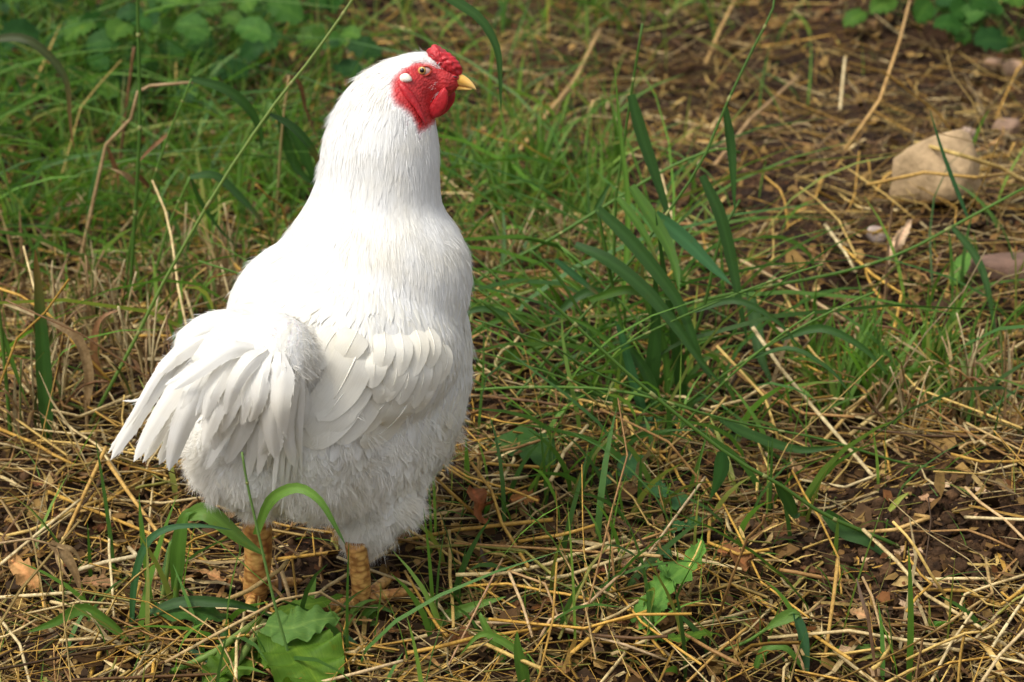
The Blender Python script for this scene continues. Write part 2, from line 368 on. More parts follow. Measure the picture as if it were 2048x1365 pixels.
# crumbs of soil, chaff
def ico():
    bm = bmesh.new(); bmesh.ops.create_icosphere(bm, subdivisions=1, radius=1); bm.verts.ensure_lookup_table()
    v = np.array([q.co[:] for q in bm.verts]); f = np.array([[q.index for q in t.verts] for t in bm.faces]); bm.free(); return v, f
def ico2(sub=2):
    bm = bmesh.new(); bmesh.ops.create_icosphere(bm, subdivisions=sub, radius=1); bm.verts.ensure_lookup_table()
    v = np.array([q.co[:] for q in bm.verts]); f = np.array([[q.index for q in t.verts] for t in bm.faces]); bm.free(); return v, f
IV, IF = ico()
NC = 14000
x, y, p = sample_ground(NC, lambda a, b: np.clip(1.25 - straw_density(a, b), .1, 1)); n = len(x)
r = np.clip(rng.gamma(2, .0017, n), .001, .012)
Vc = IV[None]*(1 + rng.normal(0, .25, (n, len(IV), 1)))*r[:, None, None]*rng.uniform(.6, 1.2, (n, 1, 3)) + np.stack([x, y, ground_h(x, y) + r*.3], -1)[:, None]
Fc = (IF[None] + (np.arange(n)*len(IV))[:, None, None]).reshape(-1, 3)
cc = np.array([[.042, .024, .013], [.07, .04, .021], [.028, .016, .010], [.11, .062, .032], [.20, .13, .07]])[rng.choice(5, n, p=(.3, .3, .2, .15, .05))]
tag(obj('soil_crumbs', Vc.reshape(-1, 3), Fc, M['crumb'], col=np.repeat(cc, len(IV), 0)), 'loose crumbs and clods of dark brown soil', 'soil', kind='stuff')
NM = 4200; mp_ = ground_pt(1880, 1130)
x = mp_[0] + rng.normal(0, .075, NM); y = mp_[1] + rng.normal(0, .055, NM); n = NM; r = np.clip(rng.gamma(1.6, .0016, n), .0006, .011)
Vc = IV[None]*(1 + rng.normal(0, .3, (n, len(IV), 1)))*r[:, None, None]*rng.uniform(.6, 1.2, (n, 1, 3)) + np.stack([x, y, ground_h(x, y) + r*.4], -1)[:, None]
Fc = (IF[None] + (np.arange(n)*len(IV))[:, None, None]).reshape(-1, 3); cc = np.array([[.040, .022, .011], [.065, .036, .018], [.022, .012, .007], [.10, .056, .028]])[rng.choice(4, n)]
tag(obj('mound_crumbs', Vc.reshape(-1, 3), Fc, M['crumb'], col=np.repeat(cc, len(IV), 0), smooth=False), 'fresh crumbs of dark earth on the dug mound', 'soil', kind='stuff')
NF = 30000
x, y, p = sample_ground(NF, lambda a, b: np.clip(.55 + .3*straw_density(a, b), .1, 1)); n = len(x)
s = np.clip(rng.gamma(2.0, .0026, n), .0012, .015); th = rng.uniform(0, 6.28, (n, 1)) + np.array([0, 1.3, 2.6, 3.9, 5.1])
rr = s[:, None]*rng.uniform(.5, 1.2, (n, 5)); nz = rng.normal(0, .45, (n, 1)); nx = rng.normal(0, .45, (n, 1))
Vf = np.stack([x[:, None] + rr*np.cos(th), y[:, None] + rr*np.sin(th), (ground_h(x, y) + .004 + rng.random(n)*.014)[:, None] + rr*np.cos(th)*nx + rr*np.sin(th)*nz + rng.normal(0, .15, (n, 5))*rr], -1).reshape(-1, 3)
b0 = np.arange(n)[:, None]*5; Ff = np.concatenate([b0 + np.array([0, 1, 2]), b0 + np.array([0, 2, 3]), b0 + np.array([0, 3, 4])])
cf = np.array([[.15, .085, .030], [.085, .046, .018], [.26, .165, .058], [.04, .023, .011], [.40, .29, .13], [.15, .062, .020]])[rng.choice(6, n, p=(.28, .26, .16, .18, .05, .07))]*rng.uniform(.7, 1.2, (n, 1))
tag(obj('leaf_litter', Vf, Ff, M['dead'], col=np.repeat(cf, 5, 0), smooth=False), 'crumbled brown leaf scraps and chaff on the soil', 'leaf litter', kind='stuff')
# grass
def grass_mass(name, label, N, dens, hlo, hhi, wlo, whi, cols, lean=.45):
    x, y, p = sample_ground(N, dens); 
    k = ~(((x - .02)/.13)**2 + ((y - .0)/.11)**2 < 1); x, y, p = x[k], y[k], p[k]; n = len(x)
    hgt = rng.uniform(hlo, hhi, n)*rng.uniform(.6, 1, n); az = rng.uniform(0, 6.28, n); ln = np.abs(rng.normal(lean, .35, n))
    t = np.linspace(0, 1, 6)[None, :]
    hor = hgt[:, None]*ln[:, None]*t**1.7*1.3; ver = hgt[:, None]*(t - .28*np.clip(ln, 0, 1.6)[:, None]*t**2.6)
    bendaz = az[:, None] + rng.normal(0, .35, (n, 1))*t
    P = np.stack([x[:, None] + hor*np.cos(bendaz), y[:, None] + hor*np.sin(bendaz), ground_h(x, y)[:, None] - .002 + ver], -1)
    sd = rng.normal(0, 1, (n, 3))*np.array([1, .5, .2]); T = norm(np.gradient(P, axis=1)); S = norm(np.cross(T, np.broadcast_to(norm(sd)[:, None], P.shape)))
    Wd = rng.uniform(wlo, whi, n)[:, None]*np.array([.75, 1, 1, .85, .55, .06])
    V, Q, uv = strips(P, Wd, S); c = np.array(cols)[rng.choice(len(cols), n)]*rng.uniform(.75, 1.5, (n, 1))
    tag(obj(name, V, Q, M['grass'], col=np.repeat(c, 12, 0), uv=uv), label, 'grass', kind='stuff')
GREEN = [[.088, .18, .026], [.115, .235, .034], [.052, .12, .022], [.145, .235, .042], [.068, .155, .032], [.20, .22, .05]]
grass_mass('grass', 'short green grass growing up through the straw', 6500, grass_density, .05, .19, .003, .0075, GREEN)
grass_mass('long_grass', 'long green grass blades leaning every way', 2300, lambda a, b: np.clip(.95*gauss(a, b, 130, 260, 260, 190) + .5*gauss(a, b, 420, 300, 160, 150) + .55*gauss(a, b, 1120, 640, 160, 150) + .55*gauss(a, b, 1270, 740, 110, 110) + .22*gauss(a, b, 1900, 740, 120, 90) + .2*gauss(a, b, 1000, 330, 160, 110), 0, 1), .14, .34, .0025, .0065, [[.075, .16, .024], [.10, .21, .03], [.045, .105, .02], [.055, .135, .032], [.17, .20, .045]], 1.0)
grass_mass('fine_grass', 'fine thin grass shoots curling among the straw', 4200, lambda a, b: np.clip(grass_density(a, b)*.6 + .16 + .5*gauss(a, b, 1150, 1080, 300, 140) - .25*gauss(a, b, 1700, 300, 300, 180), 0, 1), .02, .07, .001, .0022, GREEN, .8)

# ================================================================== the rooster
ROOT = ground_pt(617, 1212)
bird = empty('rooster', ROOT, 'white rooster with red comb, red wattles and yellow beak standing in the straw', 'rooster')
WHITE = np.array([.87, .87, .86])
HC = ray_y(858, 165, .085)                                    # middle of the head
ha = R(-12); HF = np.array([math.cos(ha), math.sin(ha), 0]); HS = np.array([math.sin(ha), -math.cos(ha), 0]); HU = np.array([0, 0, 1.0])
def head_pt(px, py, off=0.0):
    d = ray(px, py); t = ((HC + HS*off - CAM) @ HS)/(d @ HS); return CAM + d*t
HPX = pxm(.085, HC[2])
EV, EF = ico2(3)
parts_v, parts_f, base = [], [], 0
def ell(c, r, rot=None):
    global base
    v = EV*np.asarray(r, float)
    if rot is not None: v = v @ np.array(rot).T
    parts_v.append(v + c); parts_f.append(EF + base); base += len(v)
def rot_view(deg):                                            # turn in the picture plane
    return np.array(Matrix.Rotation(R(deg), 3, Vector(-CF)))
def chain(pts, n):                                            # (px, py, y, r) swept spheres
    for q in spline(np.array(pts, float), n): ell(ray_y(q[0], q[1], q[2]), (q[3],)*3)
ell(ray_y(690, 665, .02), (.122, .125, .095), rot_view(-20))
ell(ray_y(792, 700, .075), (.078, .095, .145), rot_view(4))
ell(ray_y(718, 825, .03), (.088, .105, .112), rot_view(-10))
ell(ray_y(610, 800, -.03), (.085, .10, .12))
ell(ray_y(512, 880, -.055), (.068, .072, .068))
ell(ray_y(620, 935, -.02), (.085, .07, .045))
ell(ray_y(530, 715, -.075), (.062, .07, .052), rot_view(-15))
ell(ray_y(495, 694, -.112), (.062, .050, .030), rot_view(-14))
ell(ray_y(545, 705, -.120), (.040, .048, .036))
ell(ray_y(420, 705, -.120), (.036, .036, .022), rot_view(-30))
ell(ray_y(758, 955, .015), (.042, .055, .058))
ell(ray_y(515, 955, -.02), (.040, .045, .032))
chain([(762, 980, .0, .042), (738, 1035, .0, .030), (718, 1078, .0, .017)], 8)
chain([(748, 560, .055, .100), (747, 470, .065, .0745), (756, 380, .07, .0625), (762, 300, .075, .0585), (776, 225, .08, .046), (808, 170, .083, .029), (830, 152, .085, .021)], 26)
hr = np.stack([HF, -HS, HU], 1)
ell(head_pt(842, 152), (.032, .021, .024), hr)
ell(head_pt(872, 160), (.026, .0165, .018), hr)
ell(head_pt(897, 160), (.014, .011, .011), hr)
ell(head_pt(850, 190), (.024, .015, .020), hr)
ell(head_pt(862, 140), (.020, .014, .012), hr)
tmp = bpy.data.objects.new('tmp', fast_mesh('tmp', np.vstack(parts_v), np.vstack(parts_f))); COL.objects.link(tmp)
md = tmp.modifiers.new('r', 'REMESH'); md.mode = 'VOXEL'; md.voxel_size = .0034
sm = tmp.modifiers.new('s', 'SMOOTH'); sm.iterations = 9; sm.factor = .6
dg = bpy.context.evaluated_depsgraph_get(); me = bpy.data.meshes.new_from_object(tmp.evaluated_get(dg))
BV = np.empty(len(me.vertices)*3); me.vertices.foreach_get('co', BV); BV = BV.reshape(-1, 3)
BF = [list(pl.vertices) for pl in me.polygons]
bpy.data.objects.remove(tmp, do_unlink=True); bpy.data.meshes.remove(me)
BQ = np.array([f for f in BF if len(f) == 4])
bvh = BVHTree.FromPolygons([tuple(v) for v in BV], BF)
FACE = np.array([(794, 152), (800, 140), (815, 130), (832, 124), (858, 128), (884, 138), (905, 142), (925, 165), (915, 185), (905, 215), (885, 245), (853, 250), (846, 232), (832, 207), (806, 188), (796, 168)], float)
def in_poly(q, poly):
    ins = np.zeros(len(q), bool); x, y = q[:, 0], q[:, 1]; j = len(poly) - 1
    for i in range(len(poly)):
        xi, yi = poly[i]; xj, yj = poly[j]
        ins ^= ((yi > y) != (yj > y)) & (x < (xj - xi)*(y - yi)/(yj - yi + 1e-9) + xi); j = i
    return ins
def head_fu(poly): P = np.array([head_pt(a, b, .016) for a, b in poly]) - HC; return np.stack([P @ HF, P @ HU], -1)
FACE = head_fu(FACE)
def fu(P): return np.stack([(P - HC) @ HF, (P - HC) @ HU], -1)
def on_face(P): return in_poly(fu(P), FACE) & (np.linalg.norm(P - HC, axis=1) < .075)
fm = on_face(BV)
fw = fm.astype(float)
for _ in range(1):
    acc = np.zeros(len(BV)); cnt = np.zeros(len(BV)); fa = fw[BQ].mean(1)
    for k in range(4): np.add.at(acc, BQ[:, k], fa); np.add.at(cnt, BQ[:, k], 1)
    fw = acc/np.maximum(cnt, 1)
wr = np.sin(fu(BV) @ np.array([900., 700.]))*.5 + np.sin(fu(BV) @ np.array([420., -960.]) + 1)*.5
bc = fw[:, None]*(np.array([.52, .030, .032])*(1 + .22*wr[:, None])) + (1 - fw[:, None])*WHITE*.95
obj('body', BV, BQ, M['skin'], bird, col=bc)

# ---- plumage: feathers laid over the body along a flow field
FLOW = np.array([(800, 120, -.75, .5), (740, 160, -.5, .8), (690, 230, -.28, 1), (760, 250, -.12, 1), (850, 300, .08, 1), (660, 380, -.14, 1), (760, 400, -.05, 1), (870, 420, .08, 1), (640, 480, -.5, .9), (740, 500, -.1, 1), (870, 520, .15, 1),
    (560, 560, -.85, .55), (650, 590, -.55, .85), (740, 610, -.2, 1), (850, 600, .02, 1), (930, 650, 0, 1), (490, 610, -1, .4), (520, 650, -.8, .6), (600, 680, -.45, 1), (930, 800, -.08, 1), (880, 900, -.05, 1), (800, 750, -.25, 1), (700, 760, -.35, 1),
    (560, 720, -.1, 1), (480, 700, -.7, .7), (420, 880, -.45, 1), (520, 900, -.1, 1), (600, 950, 0, 1), (700, 900, -.15, 1), (800, 950, .1, 1), (850, 1000, .45, .9), (760, 1060, .1, 1), (450, 1000, -.25, 1), (720, 1090, 0, 1)], float)
def flow_at(q):
    d2 = (q[:, None, 0] - FLOW[None, :, 0])**2 + (q[:, None, 1] - FLOW[None, :, 1])**2 + 400
    w = 1/d2**1.6; v = (w[..., None]*FLOW[None, :, 2:]).sum(1)/w.sum(1)[:, None]
    return v[:, :1]*CR - v[:, 1:]*CU
tri = np.vstack([BQ[:, [0, 1, 2]], BQ[:, [0, 2, 3]]])
ta = BV[tri[:, 1]] - BV[tri[:, 0]]; tb = BV[tri[:, 2]] - BV[tri[:, 0]]; tn = np.cross(ta, tb); area = np.linalg.norm(tn, axis=1)*.5; tn = norm(tn)
def scatter(n, weight):
    w = area*weight; k = rng.choice(len(tri), n, p=w/w.sum()); a, b = rng.random((2, n)); s = a + b > 1; a[s] = 1 - a[s]; b[s] = 1 - b[s]
    return BV[tri[k, 0]] + ta[k]*a[:, None] + tb[k]*b[:, None], tn[k]
cen = BV[tri].mean(1); cpx = to_px(cen); cface = on_face(cen)
notface = ~cface
def lay(Pn, Nn, D, L, rows, off0, off1):
    """walk rows along the body surface from each root"""
    out = np.zeros((len(Pn), rows, 3)); nor = np.zeros_like(out); cur = Pn.copy(); N = Nn.copy(); st = L/(rows - 1)
    for r in range(rows):
        o = off0 + (off1 - off0)*(r/(rows - 1))**1.3
        out[:, r] = cur + N*o[:, None]; nor[:, r] = N
        if r == rows - 1: break
        T = norm(D - (D*N).sum(1)[:, None]*N); nxt = cur + T*st[:, None]
        for i in range(len(nxt)):
            h = bvh.find_nearest(Vector(nxt[i]))
            if h[0] is not None: nxt[i] = h[0]; N[i] = h[1]
        cur = nxt
    return out, nor
def feather_set(n, weight, Lr, Wr, prof, off, spread, rows=5, warm=0.0):
    P, N = scatter(n, weight); q = to_px(P); D = norm(flow_at(q)); D = norm(D + rng.normal(0, spread, D.shape))
    L = rng.uniform(*Lr, n); Wd = rng.uniform(*Wr, n)
    hd = np.clip((q[:, 1] - 110)/220, .22, 1)*np.where(q[:, 1] < 400, 1, 1); L = L*hd; Wd = Wd*np.clip(hd*1.3, .45, 1)
    A, NN = lay(P, N, D, L, rows, np.full(n, .0004), rng.uniform(*off, n))
    ok = ~on_face(A.reshape(-1, 3)).reshape(n, rows)[:, 1:].any(1); A, NN, Wd, n = A[ok], NN[ok], Wd[ok], int(ok.sum())
    T = norm(np.gradient(A, axis=1)); S = norm(np.cross(T, NN)); pr = np.array(prof)
    u = np.array([-1, 0, 1.0])
    w = Wd[:, None]*pr[None]
    V = A[:, :, None] + S[:, :, None]*(w[:, :, None]*.5*u)[..., None] - NN[:, :, None]*(np.abs(u)*w[:, :, None]*.13)[..., None]
    idx = np.arange(n*rows*3).reshape(n, rows, 3)
    Q = np.stack([idx[:, :-1, :-1], idx[:, :-1, 1:], idx[:, 1:, 1:], idx[:, 1:, :-1]], -1).reshape(-1, 4)
    uu = np.stack(np.broadcast_arrays((u*.5 + .5)[None, None], np.linspace(0, 1, rows)[None, :, None] + rng.random((n, 1, 1))*9), -1).reshape(-1, 2)
    c = WHITE*rng.uniform(.95, 1.03, (n, 1)); c = c*(1 - warm*rng.random((n, 1))*np.array([.0, .03, .16]))
    return V.reshape(-1, 3), Q, uu, np.repeat(c, rows*3, 0)
def barbs(n, weight, Lr, w0, lift, spread, curl=.3):
    P, N = scatter(n, weight); q = to_px(P); D = norm(flow_at(q)); D = norm(D - (D*N).sum(1)[:, None]*N)
    cl = np.floor(q/26).astype(int); seed = (cl[:, 0]*73856093 ^ cl[:, 1]*19349663) % 997
    tuft = np.random.default_rng(3).normal(0, spread, (997, 3))[seed]
    D = norm(D + tuft + rng.normal(0, spread*.45, D.shape)); L = rng.uniform(*Lr, n)[:, None]; lf = rng.uniform(*lift, n)[:, None]
    k = norm(rng.normal(size=(n, 3)))*curl*L*.25
    A = np.stack([P - N*.001, P + D*L*.5 + N*L*lf*.65 + k*.5, P + D*L + N*L*lf*.75 + k], 1)
    ok = ~on_face(A.reshape(-1, 3)).reshape(n, 3).any(1); A, D, N, n = A[ok], D[ok], N[ok], int(ok.sum())
    S = norm(np.cross(D, N) + rng.normal(0, .3, (n, 3)))[:, None].repeat(3, 1)
    V, Q, uv = strips(A, np.full((n, 1), w0)*np.array([1.3, 1, .15]), S)
    c = WHITE*rng.uniform(.93, 1.03, (n, 1))*np.where(q[:n, 1:2]*0 + (spread > .2), np.array([1, .975, .93]), 1.0); return V, Q, uv, np.repeat(c, 6, 0)
def wgt(f): return np.clip(f(cpx[:, 0], cpx[:, 1]), 0, 1)*notface + 1e-9
neckw = wgt(lambda a, b: 1/(1 + np.exp((b - 500)/18)))
fluffw = wgt(lambda a, b: np.clip(1/(1 + np.exp(-(b - 890)/22)) + 1/(1 + np.exp(-(b - 760 + (a - 560)*1.0)/20))*(a < 640), 0, 1))
midw = wgt(lambda a, b: 1/(1 + np.exp(-(b - 470)/20)))*np.clip(1 - fluffw*.85, 0.05, 1)
POINT = (.35, .85, 1, .7, .05); ROUND = (.4, .9, 1, .85, .25)
sets = [feather_set(4200, neckw, (.045, .075), (.007, .011), POINT, (.0006, .0014), .04, warm=.15),
        feather_set(3400, midw*wgt(lambda a, b: 1.0*((b < 640) | (a < 640))), (.040, .065), (.008, .013), POINT, (.0005, .0013), .07, warm=.4),
        feather_set(3200, midw*wgt(lambda a, b: 1.0*(b > 540)), (.024, .040), (.011, .017), ROUND, (.0005, .0014), .10, warm=.6),
        feather_set(1200, fluffw, (.02, .035), (.010, .016), POINT, (.001, .004), .25, warm=.5),
        feather_set(900, wgt(lambda a, b: 1.0*(b > 570)*(b < 700)*(a > 620)), (.035, .055), (.008, .012), POINT, (.0012, .003), .10, warm=.5),
        barbs(16000, neckw, (.008, .020), .0004, (.02, .09), .08),
        barbs(14000, midw, (.008, .018), .0004, (.04, .15), .15),
        feather_set(2600, fluffw, (.016, .028), (.012, .020), ROUND, (.002, .0065), .30, warm=.5),
        barbs(70000, fluffw, (.006, .015), .00034, (.25, .85), .50, 1.1)]
# short hair-like bristles on brow, cheek and throat
def bristles(n, poly, L, dpx):
    P, N = scatter(60000, cface*1.0 + 1e-9); k = in_poly(fu(P), head_fu(poly)); P, N = P[k][:n], N[k][:n]; n = len(P)
    D = norm(dpx[0]*HF + dpx[1]*HU + rng.normal(0, .18, (n, 3)))
    Ln = L*rng.uniform(.6, 1.2, (n, 1)); A = np.stack([P - N*.0005, P + D*Ln*.5 + N*Ln*.18, P + D*Ln + N*Ln*.22], 1)
    V, Q, uv = strips(A, np.full((n, 1), .00030)*np.array([1.3, 1, .2]), norm(np.cross(D, N))[:, None].repeat(3, 1)); return V, Q, uv, np.tile(WHITE, (n*6, 1))
sets += [bristles(330, [(815, 128), (835, 120), (868, 120), (892, 138), (885, 146), (860, 130), (835, 128)], .008, (-.8, .25)),
         bristles(60, [(855, 165), (885, 158), (872, 178), (856, 185)], .004, (-.75, -.5)), bristles(130, [(843, 218), (868, 190), (884, 178), (882, 195), (862, 212), (848, 224)], .008, (-.6, -.75))]
Vs, Qs, us, cs, b0 = [], [], [], [], 0
for V, Q, u, c in sets: Vs.append(V); Qs.append(Q + b0); us.append(u); cs.append(c); b0 += len(V)
pl = obj('plumage', np.vstack(Vs), np.vstack(Qs), M['feather'], bird, col=np.vstack(cs), uv=np.vstack(us)); pl['kind'] = 'stuff'

# ---- big feathers, each a part of its own
def vane_width(n, tip, base=.35):
    t = np.linspace(0, 1, n); w = np.minimum(1, base + t*2.2)
    e = np.clip((1 - t)/tip, 0, 1); return w*np.sqrt(np.clip(1 - (1 - e)**2, 0, 1)) + .02
def big_feather(name, P, width, face, tip, fold=.22, shaft=None, roll=0., twist=0., col=None, n=18, fringe=False):
    C = spline(P, n); w = width*vane_width(n, tip)
    V, Q, uv = ribbon_geo(C, w, face, -fold, roll, twist, 7)
    V = V.reshape(n, 7, 3); jag = 1 + rng.normal(0, .014, (n, 2))*np.linspace(0, 1, n)[:, None]*2; mid = V[:, 3:4]
    V[:, 0] = mid[:, 0] + (V[:, 0] - mid[:, 0])*jag[:, :1]; V[:, 6] = mid[:, 0] + (V[:, 6] - mid[:, 0])*jag[:, 1:]
    c = (WHITE*rng.uniform(.96, 1.02) if col is None else np.asarray(col))*np.ones((n*7, 3))
    o = obj(name, V.reshape(-1, 3), Q, M['feather'], bird, col=c, uv=uv + rng.random(2)*7)
    if fringe:
        k = 70; t = rng.uniform(.2, .97, k)*(n - 1); i = t.astype(int); fr = (t - i)[:, None]; sd_ = rng.choice([0, 6], k)
        E0 = V[i, sd_]*(1 - fr) + V[np.minimum(i + 1, n - 1), sd_]*fr; M0 = V[i, 3]; Tn = tangents(C)[i]; out = norm(norm(E0 - M0)*.22 + Tn + rng.normal(0, .10, (k, 3))); Lb = width*rng.uniform(.06, .26, (k, 1))
        A = np.stack([E0 - out*Lb*.5, E0 + out*Lb*.4, E0 + out*Lb + rng.normal(0, .0012, (k, 3))], 1)
        fv, fq, fu_ = strips(A, np.full((k, 1), .00045)*np.array([1.6, 1.0, .2]), norm(np.cross(out, np.broadcast_to(face, out.shape)))[:, None].repeat(3, 1))
        ob = obj('barbs', fv, fq, M['feather'], o, col=np.tile(c[0], (len(fv), 1)), uv=fu_); ob['kind'] = 'stuff'
    if shaft:
        N = norm(np.broadcast_to(face, C.shape)); sv, sf, su = tube_geo(C[:int(n*.8)] + N[:int(n*.8)]*.0014, np.linspace(shaft, shaft*.3, int(n*.8)), 5)
        obj('shaft', sv, sf, M['pale'], o, col=np.array([.86, .83, .74]))
    return o
TOCAM = -CF
PM = 1950.0
# sickle feathers of the tail: (pixel path, width px, depth at root / bend / tip)
TAIL = [([(480, 672), (395, 680), (325, 755), (268, 845), (221, 921)], 44, (-.12, -.15, -.15)), ([(480, 680), (410, 700), (350, 780), (303, 855), (267, 924)], 54, (-.125, -.165, -.16)),
    ([(470, 685), (410, 725), (360, 800), (325, 860), (285, 926)], 42, (-.11, -.145, -.13)), ([(480, 690), (432, 725), (388, 800), (358, 870), (338, 942)], 60, (-.125, -.18, -.175)),
    ([(470, 690), (420, 745), (370, 830), (340, 880), (318, 930)], 40, (-.11, -.155, -.145)), ([(530, 700), (462, 700), (400, 740), (346, 780)], 38, (-.15, -.185, -.19)),
    ([(520, 700), (465, 725), (428, 780), (408, 840)], 46, (-.15, -.185, -.185)), ([(470, 672), (415, 675), (365, 705), (320, 748)], 44, (-.125, -.15, -.155)),
    ([(500, 700), (462, 745), (432, 815), (405, 893)], 56, (-.15, -.185, -.18)), ([(515, 705), (485, 750), (462, 810), (440, 868)], 46, (-.155, -.185, -.175)),
    ([(530, 705), (510, 745), (492, 795), (482, 852)], 44, (-.16, -.188, -.178)), ([(542, 708), (526, 750), (516, 800), (500, 845)], 44, (-.162, -.19, -.182)),
    ([(555, 708), (552, 760), (545, 835), (549, 918)], 60, (-.162, -.188, -.168)), ([(545, 710), (545, 770), (540, 840), (520, 912)], 52, (-.16, -.18, -.158)),
    ([(570, 708), (578, 770), (572, 850), (588, 935)], 44, (-.155, -.175, -.15)), ([(582, 712), (596, 775), (596, 865), (602, 952)], 30, (-.145, -.16, -.13)),
    ([(555, 712), (545, 790), (530, 870), (515, 952)], 44, (-.14, -.165, -.142)), ([(540, 715), (510, 800), (480, 870), (452, 928)], 48, (-.14, -.162, -.142)),
    ([(520, 715), (485, 800), (440, 880), (410, 940)], 44, (-.135, -.158, -.138)), ([(575, 730), (580, 820), (564, 930), (568, 1010)], 14, (-.14, -.155, -.125)),
    ([(570, 730), (564, 840), (550, 940), (545, 1012)], 14, (-.14, -.155, -.13)), ([(588, 735), (596, 830), (592, 920), (585, 985)], 14, (-.135, -.15, -.12)),
    ([(580, 730), (577, 830), (577, 930), (562, 1032)], 12, (-.138, -.15, -.122)), ([(480, 680), (400, 700), (325, 770), (275, 800), (244, 802)], 7, (-.12, -.14, -.14)),
    ([(590, 715), (608, 790), (606, 850), (612, 905)], 22, (-.13, -.14, -.115)), ([(560, 712), (532, 800), (507, 880), (495, 962)], 36, (-.14, -.156, -.132)),
    ([(490, 705), (455, 780), (430, 850), (434, 908)], 42, (-.14, -.165, -.15)), ([(560, 705), (565, 760), (560, 820), (565, 880)], 50, (-.165, -.19, -.175)), ([(535, 700), (500, 725), (470, 770), (452, 830)], 42, (-.162, -.193, -.187))]
for pts, w, dep in TAIL[:20] + TAIL[24:]:                       # narrower feathers lying between and behind
    j = rng.normal(0, 13); TAIL.append(([pts[0]] + [(a + j*(i + 1)/len(pts), b_ - rng.uniform(0, 16)) for i, (a, b_) in enumerate(pts[1:])], w*.55, tuple(d + rng.uniform(-.003, .012) for d in dep)))
for pts, w, dep in TAIL:
    k = len(pts); ys = np.interp(np.linspace(0, 1, k), [0, .55, 1], dep)
    P = [ray_y(a, b, yy) for (a, b), yy in zip(pts, ys)]
    big_feather('tail_feather', P, .84*w/PM, TOCAM + np.array([rng.normal(0, .15), 0, .25]), .85, .34, .0006 if w > 40 else None, roll=rng.normal(0, .18), twist=rng.normal(0, .3), col=WHITE*np.array([1, .985, .95])*rng.uniform(.95, 1.0), fringe=True)
# wing: (pixel path, width px, rounding, lift mm)
def surf(px, py, lift):
    d = norm(ray(px, py)); h = bvh.ray_cast(Vector(CAM), Vector(d))
    if h[0] is None:
        q = ray_y(px, py, .0); hn = bvh.find_nearest(Vector(q)); return np.array(hn[0]) + np.array(hn[1])*lift
    return np.array(h[0]) + np.array(h[1])*lift
WING = [([(735, 700), (690, 780), (640, 850), (600, 885)], 92, .35, 6, 1), ([(745, 690), (700, 760), (655, 820), (618, 868)], 100, .32, 11, 1), ([(760, 720), (730, 800), (690, 850), (660, 880)], 70, .3, 4, 0),
    ([(730, 670), (705, 720), (670, 780), (632, 838)], 84, .35, 15, 1), ([(835, 770), (800, 815), (760, 855), (712, 882)], 70, .4, 7, 1), ([(820, 760), (770, 800), (730, 840), (690, 870)], 56, .4, 3, 0),
    ([(750, 690), (745, 730), (738, 770)], 52, .5, 16, 0), ([(790, 690), (785, 740), (770, 795)], 50, .5, 14, 0), ([(815, 690), (808, 745), (792, 800)], 48, .5, 15, 0), ([(840, 690), (835, 745), (820, 808)], 46, .5, 14, 0),
    ([(862, 680), (858, 740), (842, 800)], 42, .5, 12, 0), ([(885, 670), (882, 720), (868, 765)], 40, .6, 11, 0), ([(770, 720), (765, 770), (752, 800)], 50, .5, 10, 0), ([(720, 650), (700, 690), (672, 735)], 60, .5, 18, 0),
    ([(770, 650), (762, 700), (752, 745)], 46, .5, 18, 0), ([(800, 650), (796, 700), (788, 748)], 44, .5, 18, 0), ([(830, 645), (828, 695), (818, 748)], 42, .5, 17, 0), ([(855, 640), (854, 690), (846, 735)], 40, .5, 16, 0),
    ([(800, 740), (795, 780), (780, 815)], 44, .5, 9, 0), ([(825, 745), (820, 785), (806, 818)], 42, .5, 8, 0), ([(850, 740), (843, 785), (826, 820)], 40, .5, 8, 0), ([(690, 640), (655, 690), (625, 740)], 48, .6, 12, 0), ([(670, 660), (635, 710), (608, 760)], 40, .7, 9, 0)]
for pts, w, tip, lift, sh in WING:
    P = [surf(a, b, -.0035 if i == 0 else (.002 + lift*.00042)) for i, (a, b) in enumerate(pts)]
    hn = bvh.find_nearest(Vector(P[len(P)//2])); face = norm(np.array(hn[1]) + .35*TOCAM)
    big_feather('wing_feather', P, w/PM, face, tip*1.5, .12, .0011 if sh else .0005, roll=rng.normal(0, .05), col=WHITE*np.array([1, .975, .895])*rng.uniform(.96, 1.01))
